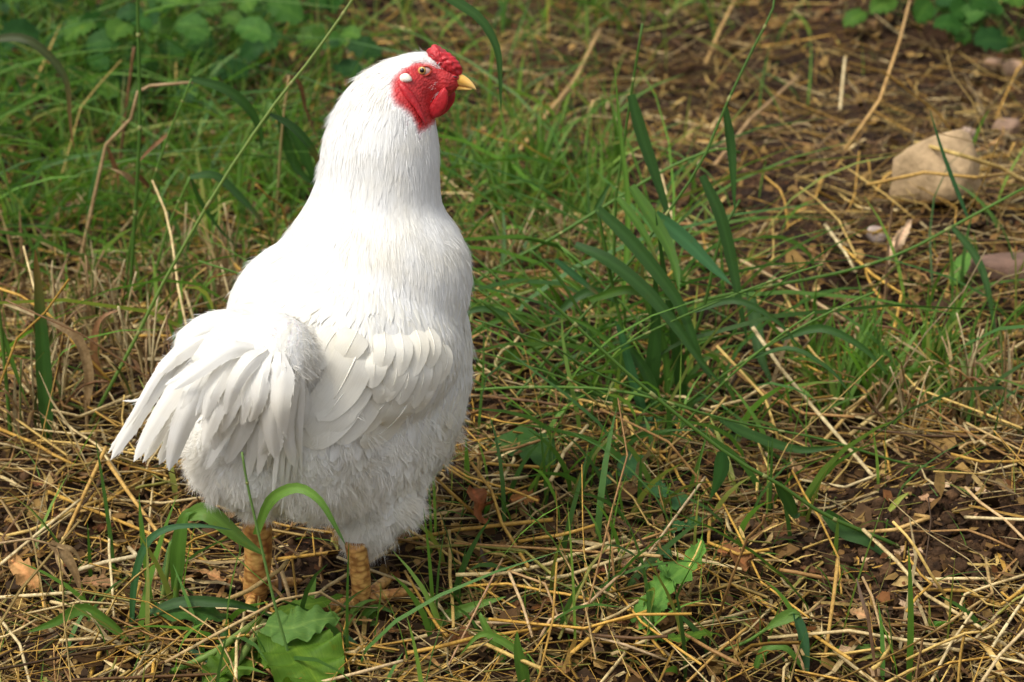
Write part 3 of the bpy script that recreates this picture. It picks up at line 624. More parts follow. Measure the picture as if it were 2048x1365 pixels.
# ---- head parts
def puff(name, outline, off, thick, mat, col, parent=bird, rings=6, bumpy=0., sub=40, pw=2.0, sdir=HS, mirror=False):
    O = spline(np.array(list(outline) + [outline[0]], float), sub + 1)[:-1]; c = O.mean(0); V = []; sgn = (1, -1)
    ts = np.sin(np.linspace(0, 1, rings)*np.pi/2)[::-1]
    for s in sgn:
        for t in ts[(0 if s == 1 else 1):-1]:
            for q in O:
                p2 = c + (q - c)*t; dd = thick*(1 - t**pw)**.5
                V.append(head_pt(p2[0], p2[1], off if np.isscalar(off) else 0) + sdir*s*dd)
        V.append(head_pt(c[0], c[1], off) + sdir*s*thick)
    V = np.array(V); nr = rings - 1
    if mirror: V = V - 2*((V - HC) @ HS)[:, None]*HS
    if bumpy:
        ph = np.sin(V @ np.array([620, 410, 330.])) + np.sin(V @ np.array([-500, 640, 780.]) + 2) + np.sin(V @ np.array([1450, -900, 700.]) + 4)*.6 + np.sin(V @ np.array([700, 1900, -1500.]) + 1)*.5
        V += (V - V.mean(0))/np.linalg.norm(V - V.mean(0), axis=1, keepdims=True)*bumpy*ph[:, None]
    i0 = np.arange(sub); i1 = (i0 + 1) % sub; fq, ft = [], []
    for k in range(nr - 1): fq.append(np.stack([k*sub + i0, k*sub + i1, (k + 1)*sub + i1, (k + 1)*sub + i0], -1))
    ft.append(np.stack([(nr - 1)*sub + i0, (nr - 1)*sub + i1, np.full(sub, nr*sub)], -1)); b = nr*sub + 1
    rows = [i0] + [b + k*sub + i0 for k in range(nr - 1)]; rows1 = [i1] + [b + k*sub + i1 for k in range(nr - 1)]
    for k in range(nr - 1): fq.append(np.stack([rows[k], rows[k + 1], rows1[k + 1], rows1[k]], -1))
    ft.append(np.stack([rows[-1], np.full(sub, len(V) - 1), rows1[-1]], -1))
    return obj(name, V, [np.vstack(fq), np.vstack(ft)], M[mat], parent, col=np.asarray(col))
REDC = (.50, .022, .030)
def surf_off(px, py):
    h = bvh.ray_cast(Vector(CAM), Vector(norm(ray(px, py)))); return float((np.array(h[0]) - HC) @ HS) if h[0] else .012
puff('comb', [(856, 112), (857, 99), (866, 90), (876, 93), (884, 101), (896, 109), (910, 118), (920, 130), (923, 146), (914, 152), (900, 147), (884, 137), (868, 126)], 0, .0095, 'red', REDC, bumpy=.0007, pw=3, sub=90, rings=14)
puff('cere', [(896, 148), (912, 144), (921, 152), (919, 158), (905, 158)], 0, .0090, 'red', REDC, pw=3)
for sd in (1, -1): puff('nostril', [(905, 153), (912, 152), (916, 155), (910, 156)], .0085, .0009, 'red', (.06, .006, .006), sub=12, rings=3, mirror=sd < 0)
puff('wattle', [(890, 174), (896, 186), (896, 204), (888, 222), (874, 235), (858, 239), (846, 236), (845, 226), (858, 212), (872, 194), (882, 180)], surf_off(866, 200) + .003, .0038, 'red', REDC, bumpy=.00015, pw=3)
puff('wattle', [(896, 176), (908, 182), (911, 194), (904, 212), (890, 228), (874, 236), (862, 238), (858, 226), (870, 208), (884, 190)], -.0105, .0035, 'red', np.array(REDC)*.9, bumpy=.00015, pw=3)
puff('cheek_fold', [(797, 166), (806, 166), (818, 178), (832, 196), (842, 216), (850, 236), (853, 250), (847, 240), (836, 222), (818, 203), (802, 186)], surf_off(824, 195) + .0005, .0048, 'red', np.array(REDC)*.95, bumpy=.0001, pw=3)
puff('throat_skin', [(846, 236), (862, 238), (858, 248), (852, 254), (848, 246)], .004, .005, 'red', REDC)
for sd in (1, -1): puff('ear_lobe', [(798, 160), (801, 151), (810, 147), (819, 151), (824, 161), (816, 165), (804, 165)], surf_off(811, 157), .0045, 'pale', (.83, .78, .68), sub=24, mirror=sd < 0)
def loft(name, st, mat, col, parent=bird, sides=14):
    rows = []
    for (a, b, hh, hw) in st:
        c = head_pt(a, b)
        rows.append([c + HU*hh/HPX*math.sin(t) + HS*hw/HPX*math.cos(t) for t in np.linspace(0, 2*np.pi, sides, endpoint=False)])
    V = np.array(rows).reshape(-1, 3); n = len(st); idx = np.arange(n*sides).reshape(n, sides)
    Q = np.stack([idx[:-1], np.roll(idx[:-1], -1, 1), np.roll(idx[1:], -1, 1), idx[1:]], -1).reshape(-1, 4)
    return obj(name, V, Q, M[mat], parent, col=col)
bk = lambda n_, tipc: np.repeat(np.linspace(0, 1, n_)[:, None]*(np.array(tipc) - np.array([.86, .45, .04])) + np.array([.86, .45, .04]), 14, 0)
loft('upper_beak', [(896, 158, 14, 12), (908, 158, 14, 12), (918, 158.5, 13, 11), (928, 162, 11, 9), (937, 166.5, 9, 7), (944, 171, 6.5, 5), (949, 175.5, 4, 3), (952, 179, 1.6, 1.4), (952.5, 181, .3, .3)], 'beak', bk(9, (.80, .58, .25)))
loft('lower_beak', [(890, 174, 6, 9), (905, 175, 6, 8), (920, 176, 4.5, 6.5), (932, 177.5, 3.5, 4.5), (941, 178.5, 2, 2.5), (945, 179, .4, .5)], 'beak', bk(6, (.80, .55, .2)))
for sd in (1, -1):
    def dome(name, px, py, rp, off, depth, mat, parent, col=(1, 1, 1), sx=1.0):
        return puff(name, [(px + rp*sx*math.cos(t), py + rp*math.sin(t)) for t in np.linspace(0, 2*np.pi, 17)[:-1]], off, depth, mat, col, parent, sub=24, mirror=sd < 0)
    fb = bvh.ray_cast(Vector(CAM), Vector(norm(ray(848, 142)))); eo = float((np.array(fb[0]) - HC) @ HS) if fb[0] else .018
    lid_pts = [head_pt(850 + 13.2*math.cos(t), 142 + 9.6*math.sin(t) - 1.5*math.cos(t), eo + .0016) for t in np.linspace(0, 2*np.pi, 25)]
    lp = np.array(lid_pts); lp = lp if sd > 0 else lp - 2*((lp - HC) @ HS)[:, None]*HS; lv, lf, lu = tube_geo(lp, .0011, 6); obj('eyelid', lv, lf, M['red'], bird, col=np.array((.46, .05, .03)))
    eye = dome('eye', 850, 142, 8.2, (eo + .0006), .0018, 'eyewhite', bird, (1, 1, 1), 1.45)
    dome('iris', 844, 141.5, 8.2, (eo + .0020), .0024, 'iris', eye)
    dome('pupil', 844, 141.3, 4.8, (eo + .0036), .0016, 'pupil', eye)
# ---- legs
LEGC = np.array([.60, .38, .12])
def leg(top, bot_px, radii, toes, zb=.011):
    foot = ground_pt(*bot_px); foot[2] = float(ground_h(foot[0], foot[1])) + zb
    t = ray_y(top[0], top[1], foot[1] + top[2])
    C = spline([t, t*.45 + foot*.55 + np.array([.002, 0, 0]), foot + np.array([0, 0, .004]), foot - np.array([0, 0, .006])], 22)
    V, f, uv = tube_geo(C, np.interp(np.linspace(0, 1, 22), [0, .5, .85, 1], radii), 16)
    lg = obj('leg', V, f, M['shank'], bird, col=LEGC, uv=uv)
    for az, Lt, kind in toes:
        d = np.array([math.cos(az), math.sin(az), 0]); pts = []
        for s_, z in ((0, .010), (.3, .011), (.62, .009), (.88, .006)): 
            p_ = foot + d*Lt*s_; p_[2] = ground_h(p_[0], p_[1]) + z; pts.append(p_)
        c2 = spline(pts, 12); V, f, uv = tube_geo(c2, np.interp(np.linspace(0, 1, 12), [0, .3, .5, .8, 1], [.0078, .0062, .0060, .0052, .0034]), 10)
        to = obj('toe', V, f, M['shank'], lg, col=LEGC*1.1, uv=uv*np.array([1, .5]))
    return foot
leg((514, 1030, .0), (512, 1204), (.0155, .0135, .0125, .012), [(R(75), .07, 0), (R(40), .065, 0), (R(112), .06, 0), (R(262), .042, 1)])
leg((710, 1085, .0), (723, 1222), (.0112, .0100, .0100, .0095), [(R(60), .07, 0), (R(25), .065, 0), (R(100), .06, 0), (R(188), .046, 1)])
# ================================================================== plants, straw and other things around the bird
GD, GM, GL, GP, GB = (.036, .090, .020), (.078, .165, .026), (.135, .255, .045), (.31, .37, .12), (.044, .125, .046)
TN, BR, DB, GO, PA = (.42, .29, .145), (.20, .10, .04), (.075, .045, .025), (.47, .29, .08), (.60, .49, .27)
C_ = lambda c: np.asarray(c, float)*rng.uniform(.9, 1.1)
def wm(w, p): return w*((p - CAM) @ CF)/F                      # a width in pixels at that place, in metres
def polyline(pts, n):
    P = np.asarray(pts, float); d = np.r_[0, np.cumsum(np.linalg.norm(np.diff(P, axis=0), axis=1))]; t = np.unique(np.r_[np.linspace(0, d[-1], n - len(P) + 2), d[1:-1]])
    return np.stack([np.interp(t, d, P[:, k]) for k in range(3)], -1)
def air_path(pts, y0, dy, n=16, curve=spline):
    k = len(pts); ys = y0 + np.linspace(0, 1, k)*dy
    P = curve([ray_y(a, b, yy) for (a, b), yy in zip(pts, ys)], n)
    P[:, 2] = np.maximum(P[:, 2], ground_h(P[:, 0], P[:, 1]) + .002); return P
def lie_path(pts, dz, n=12, curve=spline):
    dz = np.atleast_1d(np.asarray(dz, float)); dz = np.interp(np.linspace(0, 1, len(pts)), np.linspace(0, 1, len(dz)), dz)
    P = curve([ground_pt(a, b, z) for (a, b), z in zip(pts, dz)], n)
    P[:, 2] = np.maximum(P[:, 2], ground_h(P[:, 0], P[:, 1]) + .002); return P
def add_stem(parent, P, wpx, c, c2=None, name='stem', nodes=0):
    n = len(P); r = .5*wm(wpx, P[n//2]); c2 = c if c2 is None else c2
    V, f, uv = tube_geo(P, r*np.linspace(1.1, .8, n), 6); cc = C_(c)[None]*(1 - uv[:, 1:]) + C_(c2)[None]*uv[:, 1:]
    o = obj(name, V, f, M['straw' if np.dot(c, (1, -1, 0)) > 0 else 'grass'], parent, col=cc, uv=uv)
    for t in np.linspace(.12, .88, nodes) if nodes else ():
        i = int(t*(n - 1)); V, f, uv = tube_geo(P[i] + (P[min(i + 1, n - 1)] - P[i])[None]*np.linspace(-.12, .12, 5)[:, None], r*np.array([1, 1.12, 1.22, 1.12, 1]), 6)
        obj('node', V, f, M['grass'], o, col=C_((.32, .33, .12)))
    return o
def blade_profile(n, sharp=.6):
    t = np.linspace(0, 1, n); return np.minimum(.6 + t*2, 1)*np.clip((1 - t)/sharp, 0, 1)**.7 + .02
def add_blade(parent, P, wpx, c, face=None, fold=.3, roll=None, twist=None, name='blade', tip=None, both=False):
    n = len(P); w = wm(wpx, P[n//2]); pr = blade_profile(n)
    V, Q, uv = ribbon_geo(P, w*pr, TOCAM + np.array([0, 0, .35]) if face is None else face, fold, rng.normal(0, .25) if roll is None else roll, rng.normal(0, .5) if twist is None else twist, 5)
    cc = np.tile(C_(c), (len(V), 1)); mid = np.abs(uv[:, 0] - .5) < .1; cc[mid] *= 1.25
    if tip is not None: k = np.clip((uv[:, 1:] - .6)/.4, 0, 1); cc = cc*(1 - k) + np.array(tip)*k
    return obj(name, V, Q, M['straw' if c[0] > c[1] else 'grass'], parent, col=cc, uv=uv)
# ---- tall grass: each plant one thing; (base pixel, label, stems, blades) ; paths are pixels, then width, colour(s), lean in depth
def tall_grass(base, label, stems, blades, y_off=0.0):
    b = ground_pt(*base); e = empty('grass_plant', b, label, 'grass', None)
    for pts, w, c, c2, dy, nd in stems:
        P = air_path([base] + pts if pts[0] != base else pts, b[1], dy, 20, polyline if c == TN else spline); add_stem(e, P, w, c, c2, nodes=nd)
    for pts, w, c, dy0, dy1, tip in blades: add_blade(e, air_path(pts, b[1] + dy0, dy1 - dy0), w, c, tip=tip)
    return e
PLANTS = [
 ((258, 660), 'thick green grass stem standing straight up left of the rooster', [([(262, 560), (272, 400), (280, 240), (277, 100), (274, -40)], 8, GM, GM, .05, 4)], [([(272, 370), (250, 350), (215, 335)], 12, TN, .03, 0, None), ([(268, 345), (290, 365), (310, 390)], 10, BR, .03, .05, None)]),
 ((176, 860), 'very long pale green stalk slanting across behind the rooster and its tail', [([(190, 830), (270, 680), (330, 560), (440, 370), (545, 215), (620, 120), (705, 0), (735, -60)], 7, GL, GP, .0, 5)],
    [([(735, -60), (830, -50), (905, 0), (960, 38), (993, 95), (1000, 150), (1002, 225)], 22, GD, 0, -.03, None), ([(530, 240), (545, 205), (570, 250)], 16, GM, 0, .02, None), ([(540, 230), (585, 255), (625, 300), (645, 350)], 20, GD, 0, .03, BR)]),
 ((152, 580), 'tan dry grass stem bent twice at its joints', [([(165, 500), (185, 410), (212, 290), (262, 238), (275, 185), (300, 172), (385, 165)], 8, TN, TN, .0, 2)], [([(215, 295), (228, 330), (235, 345), (236, 380)], 10, BR, 0, .01, None)]),
 ((232, 420), 'dark brown withered stem with a hanging shrivelled leaf', [([(240, 330), (252, 220), (268, 95)], 7, DB, BR, .0, 1)], [([(236, 330), (222, 370), (225, 420), (245, 470)], 14, BR, 0, -.02, None)]),
 ((246, 640), 'slender green stem with a dark blade arching from its top', [([(262, 480), (300, 380), (335, 275), (360, 215), (383, 158)], 5, GM, GL, .0, 3)], [([(383, 158), (450, 178), (500, 220), (522, 270), (522, 300)], 20, GD, 0, .03, None), ([(335, 270), (300, 300), (272, 330)], 10, BR, 0, .02, None)]),
 ((292, 640), 'green stem bent over with a narrow dark leaf drooping', [([(300, 590), (335, 460), (380, 355)], 6, GM, GL, .0, 2)], [([(380, 355), (430, 352), (480, 395), (520, 440), (553, 500)], 20, GD, 0, .04, BR), ([(383, 358), (400, 400), (440, 460), (480, 500)], 9, GD, 0, .03, None)]),
 ((548, 560), 'green stem with tan tip standing close behind the rooster neck', [([(550, 500), (556, 380), (565, 250), (578, 152)], 6, GM, TN, .0, 2)], [([(562, 230), (600, 290), (625, 350), (632, 380)], 22, GD, 0, .02, None), ([(580, 152), (600, 170), (612, 220), (640, 290)], 10, BR, 0, .03, None), ([(560, 240), (590, 330), (640, 380)], 20, GD, 0, .02, None)]),
 ((75, 560), 'light green stem leaning out at the edge of the weeds', [([(68, 500), (30, 420), (0, 310), (-20, 240)], 6, GL, GL, .0, 2)], [([(-40, 90), (10, 76), (60, 82), (110, 125), (135, 170), (140, 240), (148, 302)], 18, (.045, .06, .018), 0, -.03, BR)]),
 ((96, 900), 'wide dark green grass blade standing upright in the hay', [([(95, 880), (93, 840)], 9, GM, GM, 0, 0)], [([(96, 880), (92, 800), (86, 700), (78, 590), (70, 498)], 34, GD, 0, -.02, BR)]),
 ((172, 880), 'dry tan grass blade arching over and down beside the upright dark blade', [([(174, 850), (172, 800)], 8, TN, TN, 0, 0)], [([(172, 815), (178, 750), (160, 685), (120, 652), (60, 625), (-20, 598)], 20, TN, 0, -.03, PA)]),
 ((212, 800), 'brown curled dry leaf hooking back on itself in the hay', [([(208, 780), (204, 760)], 7, TN, TN, 0, 0)], [([(206, 765), (190, 720), (190, 670), (205, 635), (245, 618)], 17, BR, 0, 0, None)]),
 ((22, 900), 'bright green stem rising at the edge of the hay', [([(20, 860), (12, 760), (0, 640), (-10, 560)], 8, GM, GL, 0, 2)], [([(0, 650), (30, 740), (60, 820)], 10, GM, 0, 0, None)]),
 ((1218, 700), 'straight thin green stem with one broad dark blade hanging from its joint', [([(1226, 560), (1232, 400), (1240, 340), (1262, 190), (1285, 48)], 6, GM, GM, .02, 3)], [([(1262, 190), (1283, 270), (1310, 350), (1335, 430), (1345, 480)], 26, GD, .0, -.03, None)]),
 ((1245, 740), 'pale thin grass blade standing upright beside the broad dark blade', [([(1245, 700), (1252, 600)], 5, GL, GL, 0, 0)], [([(1245, 620), (1256, 420), (1240, 260), (1228, 125)], 11, GL, 0, 0, None)]),
 ((1010, 820), 'very long green stem leaning right to a high tip with a hanging blade', [([(1060, 760), (1150, 650), (1230, 560), (1310, 460), (1400, 330), (1450, 215), (1500, 110), (1545, 20), (1548, -30)], 6, GM, GM, .15, 5)], [([(1450, 215), (1462, 290), (1467, 360), (1470, 432)], 18, GD, .11, .09, None)]),
 ((930, 760), 'long green stem stretching far out to the right with leaves hanging from it', [([(1010, 720), (1100, 690), (1330, 620), (1500, 580), (1670, 548), (1800, 508), (1930, 440), (2060, 370)], 7, GM, GL, .2, 6)],
    [([(1500, 583), (1512, 650), (1520, 710), (1548, 775)], 26, GD, .12, .05, None), ([(1903, 452), (1955, 520), (1980, 600), (1998, 740)], 15, GD, .17, .1, None), ([(1935, 435), (1905, 360), (1880, 290), (1858, 215)], 12, GB, .19, .2, None)]),
 ((910, 640), 'green stem slanting up from behind the rooster breast', [([(950, 565), (1100, 480), (1190, 425), (1330, 340), (1430, 300), (1480, 305)], 7, GM, GL, .1, 4)], [([(1190, 425), (1205, 395), (1220, 365)], 12, GD, .05, .06, None)]),
 ((1800, 1100), 'green stem sloping down to the right with dark leaves pressed along it', [([(1780, 1085), (1650, 1030), (1560, 970), (1450, 905), (1270, 760), (1140, 640), (1075, 578)], 8, GM, GL, -.05, 5)],
    [([(1555, 965), (1575, 1000), (1590, 1030), (1600, 1028)], 24, GD, -.02, 0, None), ([(1650, 1025), (1690, 1060), (1740, 1085), (1792, 1130)], 34, GD, 0, -.02, None), ([(1445, 905), (1440, 950), (1420, 1000)], 30, GB, -.04, 0, None)]),
 ((1640, 960), 'dark green stem lying low beside the striped wood chip', [([(1540, 905), (1500, 860), (1440, 840), (1320, 800), (1200, 778), (1050, 775), (950, 780)], 7, GM, GL, .05, 5)], [([(1440, 840), (1500, 870), (1600, 900), (1690, 890)], 22, GD, 0, 0, None)]),
 ((1900, 940), 'thin green stem running low over the litter', [([(1800, 925), (1650, 880), (1500, 850), (1350, 810), (1180, 740), (1100, 690), (950, 640)], 5, GM, GM, .0, 4)], []),
 ((940, 660), 'short pale stem broken off at a sharp bend', [([(950, 622), (1010, 600), (1075, 578)], 7, GP, GP, .05, 0)], []),
]
for base, label, stems, blades in PLANTS: tall_grass(base, label, stems, blades)
# ---- the dense clump: many broad blades from one foot
cb = ground_pt(1310, 840); clump = empty('grass_clump', cb, 'dense clump of broad dark green blades right of the rooster', 'grass')
for pts, w, c, d0, d1 in [
    ([(1290, 820), (1240, 640), (1195, 420)], 8, GM, 0, .0), ([(1195, 418), (1250, 470), (1310, 540), (1365, 620), (1400, 720), (1425, 760)], 27, GD, .0, -.05), ([(1150, 490), (1215, 520), (1290, 580), (1350, 650), (1400, 720), (1445, 770)], 27, GD, .0, -.06),
    ([(1262, 372), (1300, 430), (1335, 490), (1352, 540), (1358, 580)], 28, GM, .02, -.04), ([(1310, 428), (1370, 480), (1420, 530), (1465, 572)], 30, GB, .02, -.01), ([(1404, 352), (1440, 430), (1465, 530), (1478, 600), (1496, 690)], 24, GD, .06, .02),
    ([(1235, 395), (1270, 440), (1300, 490), (1320, 540)], 18, GM, .02, -.02), ([(1300, 840), (1305, 740), (1312, 640), (1310, 530)], 30, GD, 0, 0), ([(1320, 850), (1300, 760), (1255, 690), (1245, 660)], 22, GD, -.02, 0), ([(1370, 850), (1360, 760), (1350, 680), (1330, 560), (1310, 420)], 24, GD, .02, 0),
    ([(1295, 850), (1270, 770), (1245, 680), (1230, 640)], 20, GB, -.02, -.02), ([(1310, 845), (1365, 820), (1390, 800), (1420, 790)], 22, GD, -.02, -.03), ([(1180, 600), (1250, 580), (1300, 592), (1350, 600)], 18, GM, 0, -.02), ([(1335, 840), (1330, 700), (1300, 620), (1285, 560), (1290, 480)], 14, GM, .0, .02),
    ([(1310, 840), (1345, 740), (1360, 640), (1350, 560)], 16, GM, .03, .03), ([(1110, 520), (1160, 560), (1210, 600)], 14, GB, .0, 0), ([(1290, 840), (1200, 800), (1130, 780), (1060, 720)], 14, GD, -.02, -.05), ([(1310, 840), (1320, 900), (1330, 960), (1320, 990)], 28, GB, -.03, -.08),
    ([(1300, 830), (1270, 900), (1262, 950), (1245, 1000)], 24, GB, -.03, -.08), ([(1330, 830), (1390, 740), (1440, 700), (1480, 690)], 12, GM, .02, .05), ([(1320, 840), (1230, 700), (1150, 640), (1060, 630)], 10, GM, 0, -.03), ([(1315, 845), (1180, 840), (1080, 830), (1000, 800)], 10, GM, -.02, -.06),
    ([(1310, 840), (1400, 850), (1480, 880), (1560, 900)], 16, GD, -.03, -.06), ([(1305, 840), (1140, 760), (1030, 660), (960, 600)], 8, GM, 0, -.05), ([(1300, 830), (1200, 690), (1120, 560), (1060, 500)], 8, GM, .02, .02), ([(1320, 830), (1400, 640), (1440, 480), (1480, 400)], 7, GM, .05, .1)]:
    P = air_path(pts, cb[1] + d0, d1 - d0); (add_stem(clump, P, w, c) if w <= 8 else add_blade(clump, P, w, c, tip=BR if rng.random() < .25 else None))
for i in range(16):                                            # thin flowering stems leaning across one another
    a, bb = [(1010, 800), (1060, 840), (1120, 760), (1180, 850), (1240, 800), (1290, 870), (1350, 820), (1400, 860)][i % 8]; bse = ground_pt(a + rng.normal(0, 25), bb + rng.normal(0, 25))
    az = (rng.uniform(-.5, .5) if i % 4 == 1 else rng.uniform(2.2, 3.6)); Ln = rng.uniform(.22, .42); el = rng.uniform(.45, 1.0); t = np.linspace(0, 1, 14)[:, None]
    P = bse + t*Ln*np.array([math.cos(az)*math.cos(el), math.sin(az)*math.cos(el)*.5, math.sin(el)]) + np.array([math.cos(az), 0, -.9])*Ln*.14*t**2
    e = empty('grass_plant', bse, 'thin green grass stem leaning out from the broad clump' + (' with a drooping leaf' if i % 3 else ''), 'grass', 'thin leaning stems with a leaf' if i % 3 else 'thin bare leaning stems')
    add_stem(e, P, rng.uniform(4, 6), GM, GL, nodes=3)
    if i % 3:
        q = P[8]; d = np.array([math.cos(az), -.2, .1]); add_blade(e, spline([q, q + d*.05 + np.array([0, 0, .012]), q + d*.10 - np.array([0, 0, .015]), q + d*.13 - np.array([0, 0, .05])], 14), rng.uniform(11, 19), GD if i % 2 else GM)
# ---- grass in front of and beside the bird
FRONT = [
 ((592, 1372), 'light green stem with a blade arching over in front of the white belly', [([(580, 1320), (555, 1230), (538, 1160), (514, 1055), (495, 970), (484, 905)], 6, (.17, .30, .08), (.20, .32, .10), -.02, 2)], [([(512, 1070), (535, 1010), (565, 984), (602, 977), (640, 1002), (668, 1048), (692, 1092)], 22, GL, .0, -.03, GD), ([(540, 1175), (500, 1140), (430, 1080), (365, 1040)], 2, GL, 0, 0, None)]),
 ((350, 1260), 'broad green blade folded sharply over beside the left foot', [([(352, 1180), (356, 1150)], 12, GL, GL, 0, 0)], [([(352, 1180), (358, 1090), (372, 1030), (400, 1022)], 30, GM, 0, 0, None), ([(375, 1032), (410, 1024), (450, 1052), (490, 1085), (532, 1112)], 36, GL, 0, -.02, None)]),
 ((264, 1275), 'narrow bluish blade curving in a tall arch over the straw', [([(264, 1260), (266, 1235)], 9, GB, GB, 0, 0)], [([(263, 1255), (270, 1160), (292, 1090), (335, 1058), (400, 1052), (465, 1060)], 17, GB, 0, -.02, None)]),
 ((215, 1320), 'broad green blade lying in a low bent arc on the straw', [([(225, 1300), (235, 1290)], 9, GM, GM, 0, 0)], [([(255, 1278), (215, 1245), (165, 1218), (110, 1245), (55, 1265)], 30, GM, 0, .03, None)]),
 ((320, 1245), 'upright pale green shoot with a seed head beside the folded blade', [([(325, 1200), (335, 1140), (342, 1085)], 11, GP, GL, 0, 1)], []),
 ((845, 1262), 'long bright green blade lying flat to the right of the rooster feet', [([(850, 1258), (860, 1252)], 8, GM, GM, 0, 0)], [([(838, 1262), (880, 1240), (940, 1215), (1012, 1194)], 28, GL, 0, .01, None)]),
 ((1050, 1400), 'single pointed green blade poking up at the front of the litter', [([(1048, 1380), (1046, 1365)], 9, GM, GM, 0, 0)], [([(1052, 1400), (1044, 1340), (1036, 1300), (1034, 1262)], 26, GM, 0, .0, None)]),
 ((1600, 1330), 'three bent grass leaves meeting at a joint near the yellow straw', [([(1598, 1290), (1592, 1225), (1500, 1280), (1450, 1300)], 8, GM, GL, 0, 1)], [([(1595, 1225), (1560, 1240), (1530, 1260)], 26, GL, 0, -.01, None), ([(1590, 1225), (1605, 1270), (1612, 1320), (1615, 1360)], 24, GB, 0, -.03, None), ([(1505, 1350), (1530, 1300), (1570, 1296), (1600, 1330), (1620, 1365)], 16, GM, -.02, -.02, None)]),
 ((1640, 1330), 'light green grass leaves spreading low over dark soil', [([(1660, 1322), (1680, 1315)], 7, GL, GL, 0, 0)], [([(1645, 1330), (1690, 1310), (1740, 1300), (1780, 1300)], 20, GL, 0, .01, None), ([(1640, 1325), (1680, 1298), (1720, 1294)], 13, GM, 0, .01, None), ([(1780, 1300), (1750, 1330), (1700, 1345)], 12, (.22, .26, .05), 0, -.01, GO)]),
 ((700, 1250), 'small tuft of green blades growing around the right foot', [([(705, 1245), (712, 1240)], 6, GM, GM, 0, 0)], [([(690, 1260), (705, 1225), (730, 1205), (755, 1200)], 14, GL, 0, 0, None), ([(715, 1260), (735, 1225), (760, 1215), (790, 1228)], 16, GM, 0, -.01, None), ([(660, 1250), (690, 1210), (712, 1190), (750, 1165)], 8, GM, 0, .02, None), ([(735, 1285), (745, 1240), (750, 1215)], 20, GL, 0, 0, None), ([(610, 1230), (622, 1190), (632, 1155)], 18, GL, -.01, 0, None)]),
 ((470, 1300), 'dark green blades bending low across the dock stems', [([(465, 1290), (460, 1280)], 8, GD, GD, 0, 0)], [([(300, 1225), (360, 1205), (440, 1205), (500, 1215), (560, 1240)], 22, GD, .0, -.02, None), ([(445, 1260), (455, 1300), (470, 1350)], 18, GD, -.02, -.04, None), ([(380, 1300), (450, 1335), (540, 1370)], 14, GB, -.03, -.06, None), ([(690, 1270), (730, 1320), (760, 1370)], 16, GB, -.02, -.05, None)]),
 ((1010, 1330), 'limp pale green leaves drooping onto the flattened straw', [([(1000, 1320), (990, 1310)], 7, GL, GL, 0, 0)], [([(1010, 1320), (985, 1280), (965, 1240), (960, 1225)], 16, GL, 0, .01, None), ([(1060, 1320), (1000, 1280), (960, 1270), (920, 1310)], 16, GL, 0, -.01, None)]),
 ((1760, 1090), 'yellowing narrow leaf sticking up from bare soil', [([(1770, 1070), (1775, 1040)], 4, GM, GM, 0, 0)], [([(1778, 1022), (1798, 1000), (1818, 985)], 12, (.25, .28, .05), 0, 0, None)]),
]
FRONT.append(((-190, 1390), 'brown nodding seed head on a thin dry stem arching over the heap', [([(-130, 1180), (-20, 1090), (60, 1078), (112, 1092)], 6, TN, TN, 0, 0)], [([(100, 1086), (130, 1110), (152, 1150), (163, 1192)], 22, (.34, .23, .11), 0, 0, None), ([(112, 1092), (145, 1100), (165, 1130)], 10, (.40, .28, .14), 0, .01, None), ([(112, 1095), (120, 1130), (140, 1160)], 10, (.34, .23, .11), 0, -.01, None)]))
for base, label, stems, blades in FRONT: tall_grass(base, label, stems, blades)
# ---- broad leaves
def leaf_obj(name, parent, P, wpx, c, serr=0., lobes=0, wave=.12, sharp=.5, face=None, cols=9, n=22, fold=.15, mat='leaf', oval=False):
    P = spline(P, n) if len(P) != n else np.asarray(P); t = np.linspace(0, 1, n); w = wm(wpx, P[n//2])
    pr = (np.sin(np.pi*np.clip(t*.93 + .05, 0, 1))**.65 if oval else blade_profile(n, sharp))
    if serr: pr = pr*(1 + serr*np.where(np.arange(n) % 2, 1, -1)*rng.uniform(.4, 1, n))
    if lobes: pr = pr*(1 + .35*np.sin(t*lobes*6.28))
    V, Q, uv = ribbon_geo(P, w*pr, np.array([0, -.35, 1.0]) if face is None else face, fold, rng.normal(0, .1), 0, cols)
    u = uv[:, 0]*2 - 1; ph = rng.uniform(0, 6.28)
    V = V + np.array([0, -.2, 1.0])*((np.sin(uv[:, 1]*17 + ph)*.5 + np.sin(uv[:, 1]*31 + u*2))*np.abs(u)**1.5*wave*w*.5)[:, None]
    vein = np.exp(-(u/.09)**2)*.6 + np.exp(-((((uv[:, 1]*7 - np.abs(u)*.9) % 1) - .5)/.10)**2)*.38
    cc = C_(c)[None]*(1 + vein[:, None]*np.array([.9, .55, .6]))
    return obj(name, V, Q, M[mat], parent, col=cc, uv=uv)
LG, LD = (.078, .158, .017), (.036, .095, .018)
b = ground_pt(545, 1300); dock = empty('dock_plant', b, 'broad leaved green dock plant in front of the rooster feet', 'plant')
leaf_obj('leaf', dock, lie_path([(560, 1252), (590, 1290), (620, 1335), (650, 1385)], [.035, .045, .04, .03], 60), 165, LG, .02, 0, .2, oval=True, n=60, cols=25)
leaf_obj('leaf', dock, lie_path([(530, 1250), (580, 1255), (630, 1240), (682, 1235)], [.045, .055, .06, .055], 40), 70, (.11, .22, .05), .02, 0, .2, n=40, cols=15, face=TOCAM + np.array([0, 0, .8]))
leaf_obj('leaf', dock, lie_path([(540, 1290), (480, 1320), (440, 1345), (410, 1380)], [.02, .03, .03, .02], 22), 90, LG, .04, 0, .2, oval=True)
leaf_obj('leaf', dock, lie_path([(460, 1235), (410, 1225), (350, 1222), (300, 1215)], [.03, .045, .045, .03], 22), 60, LD, .03, 0, .2, oval=True)
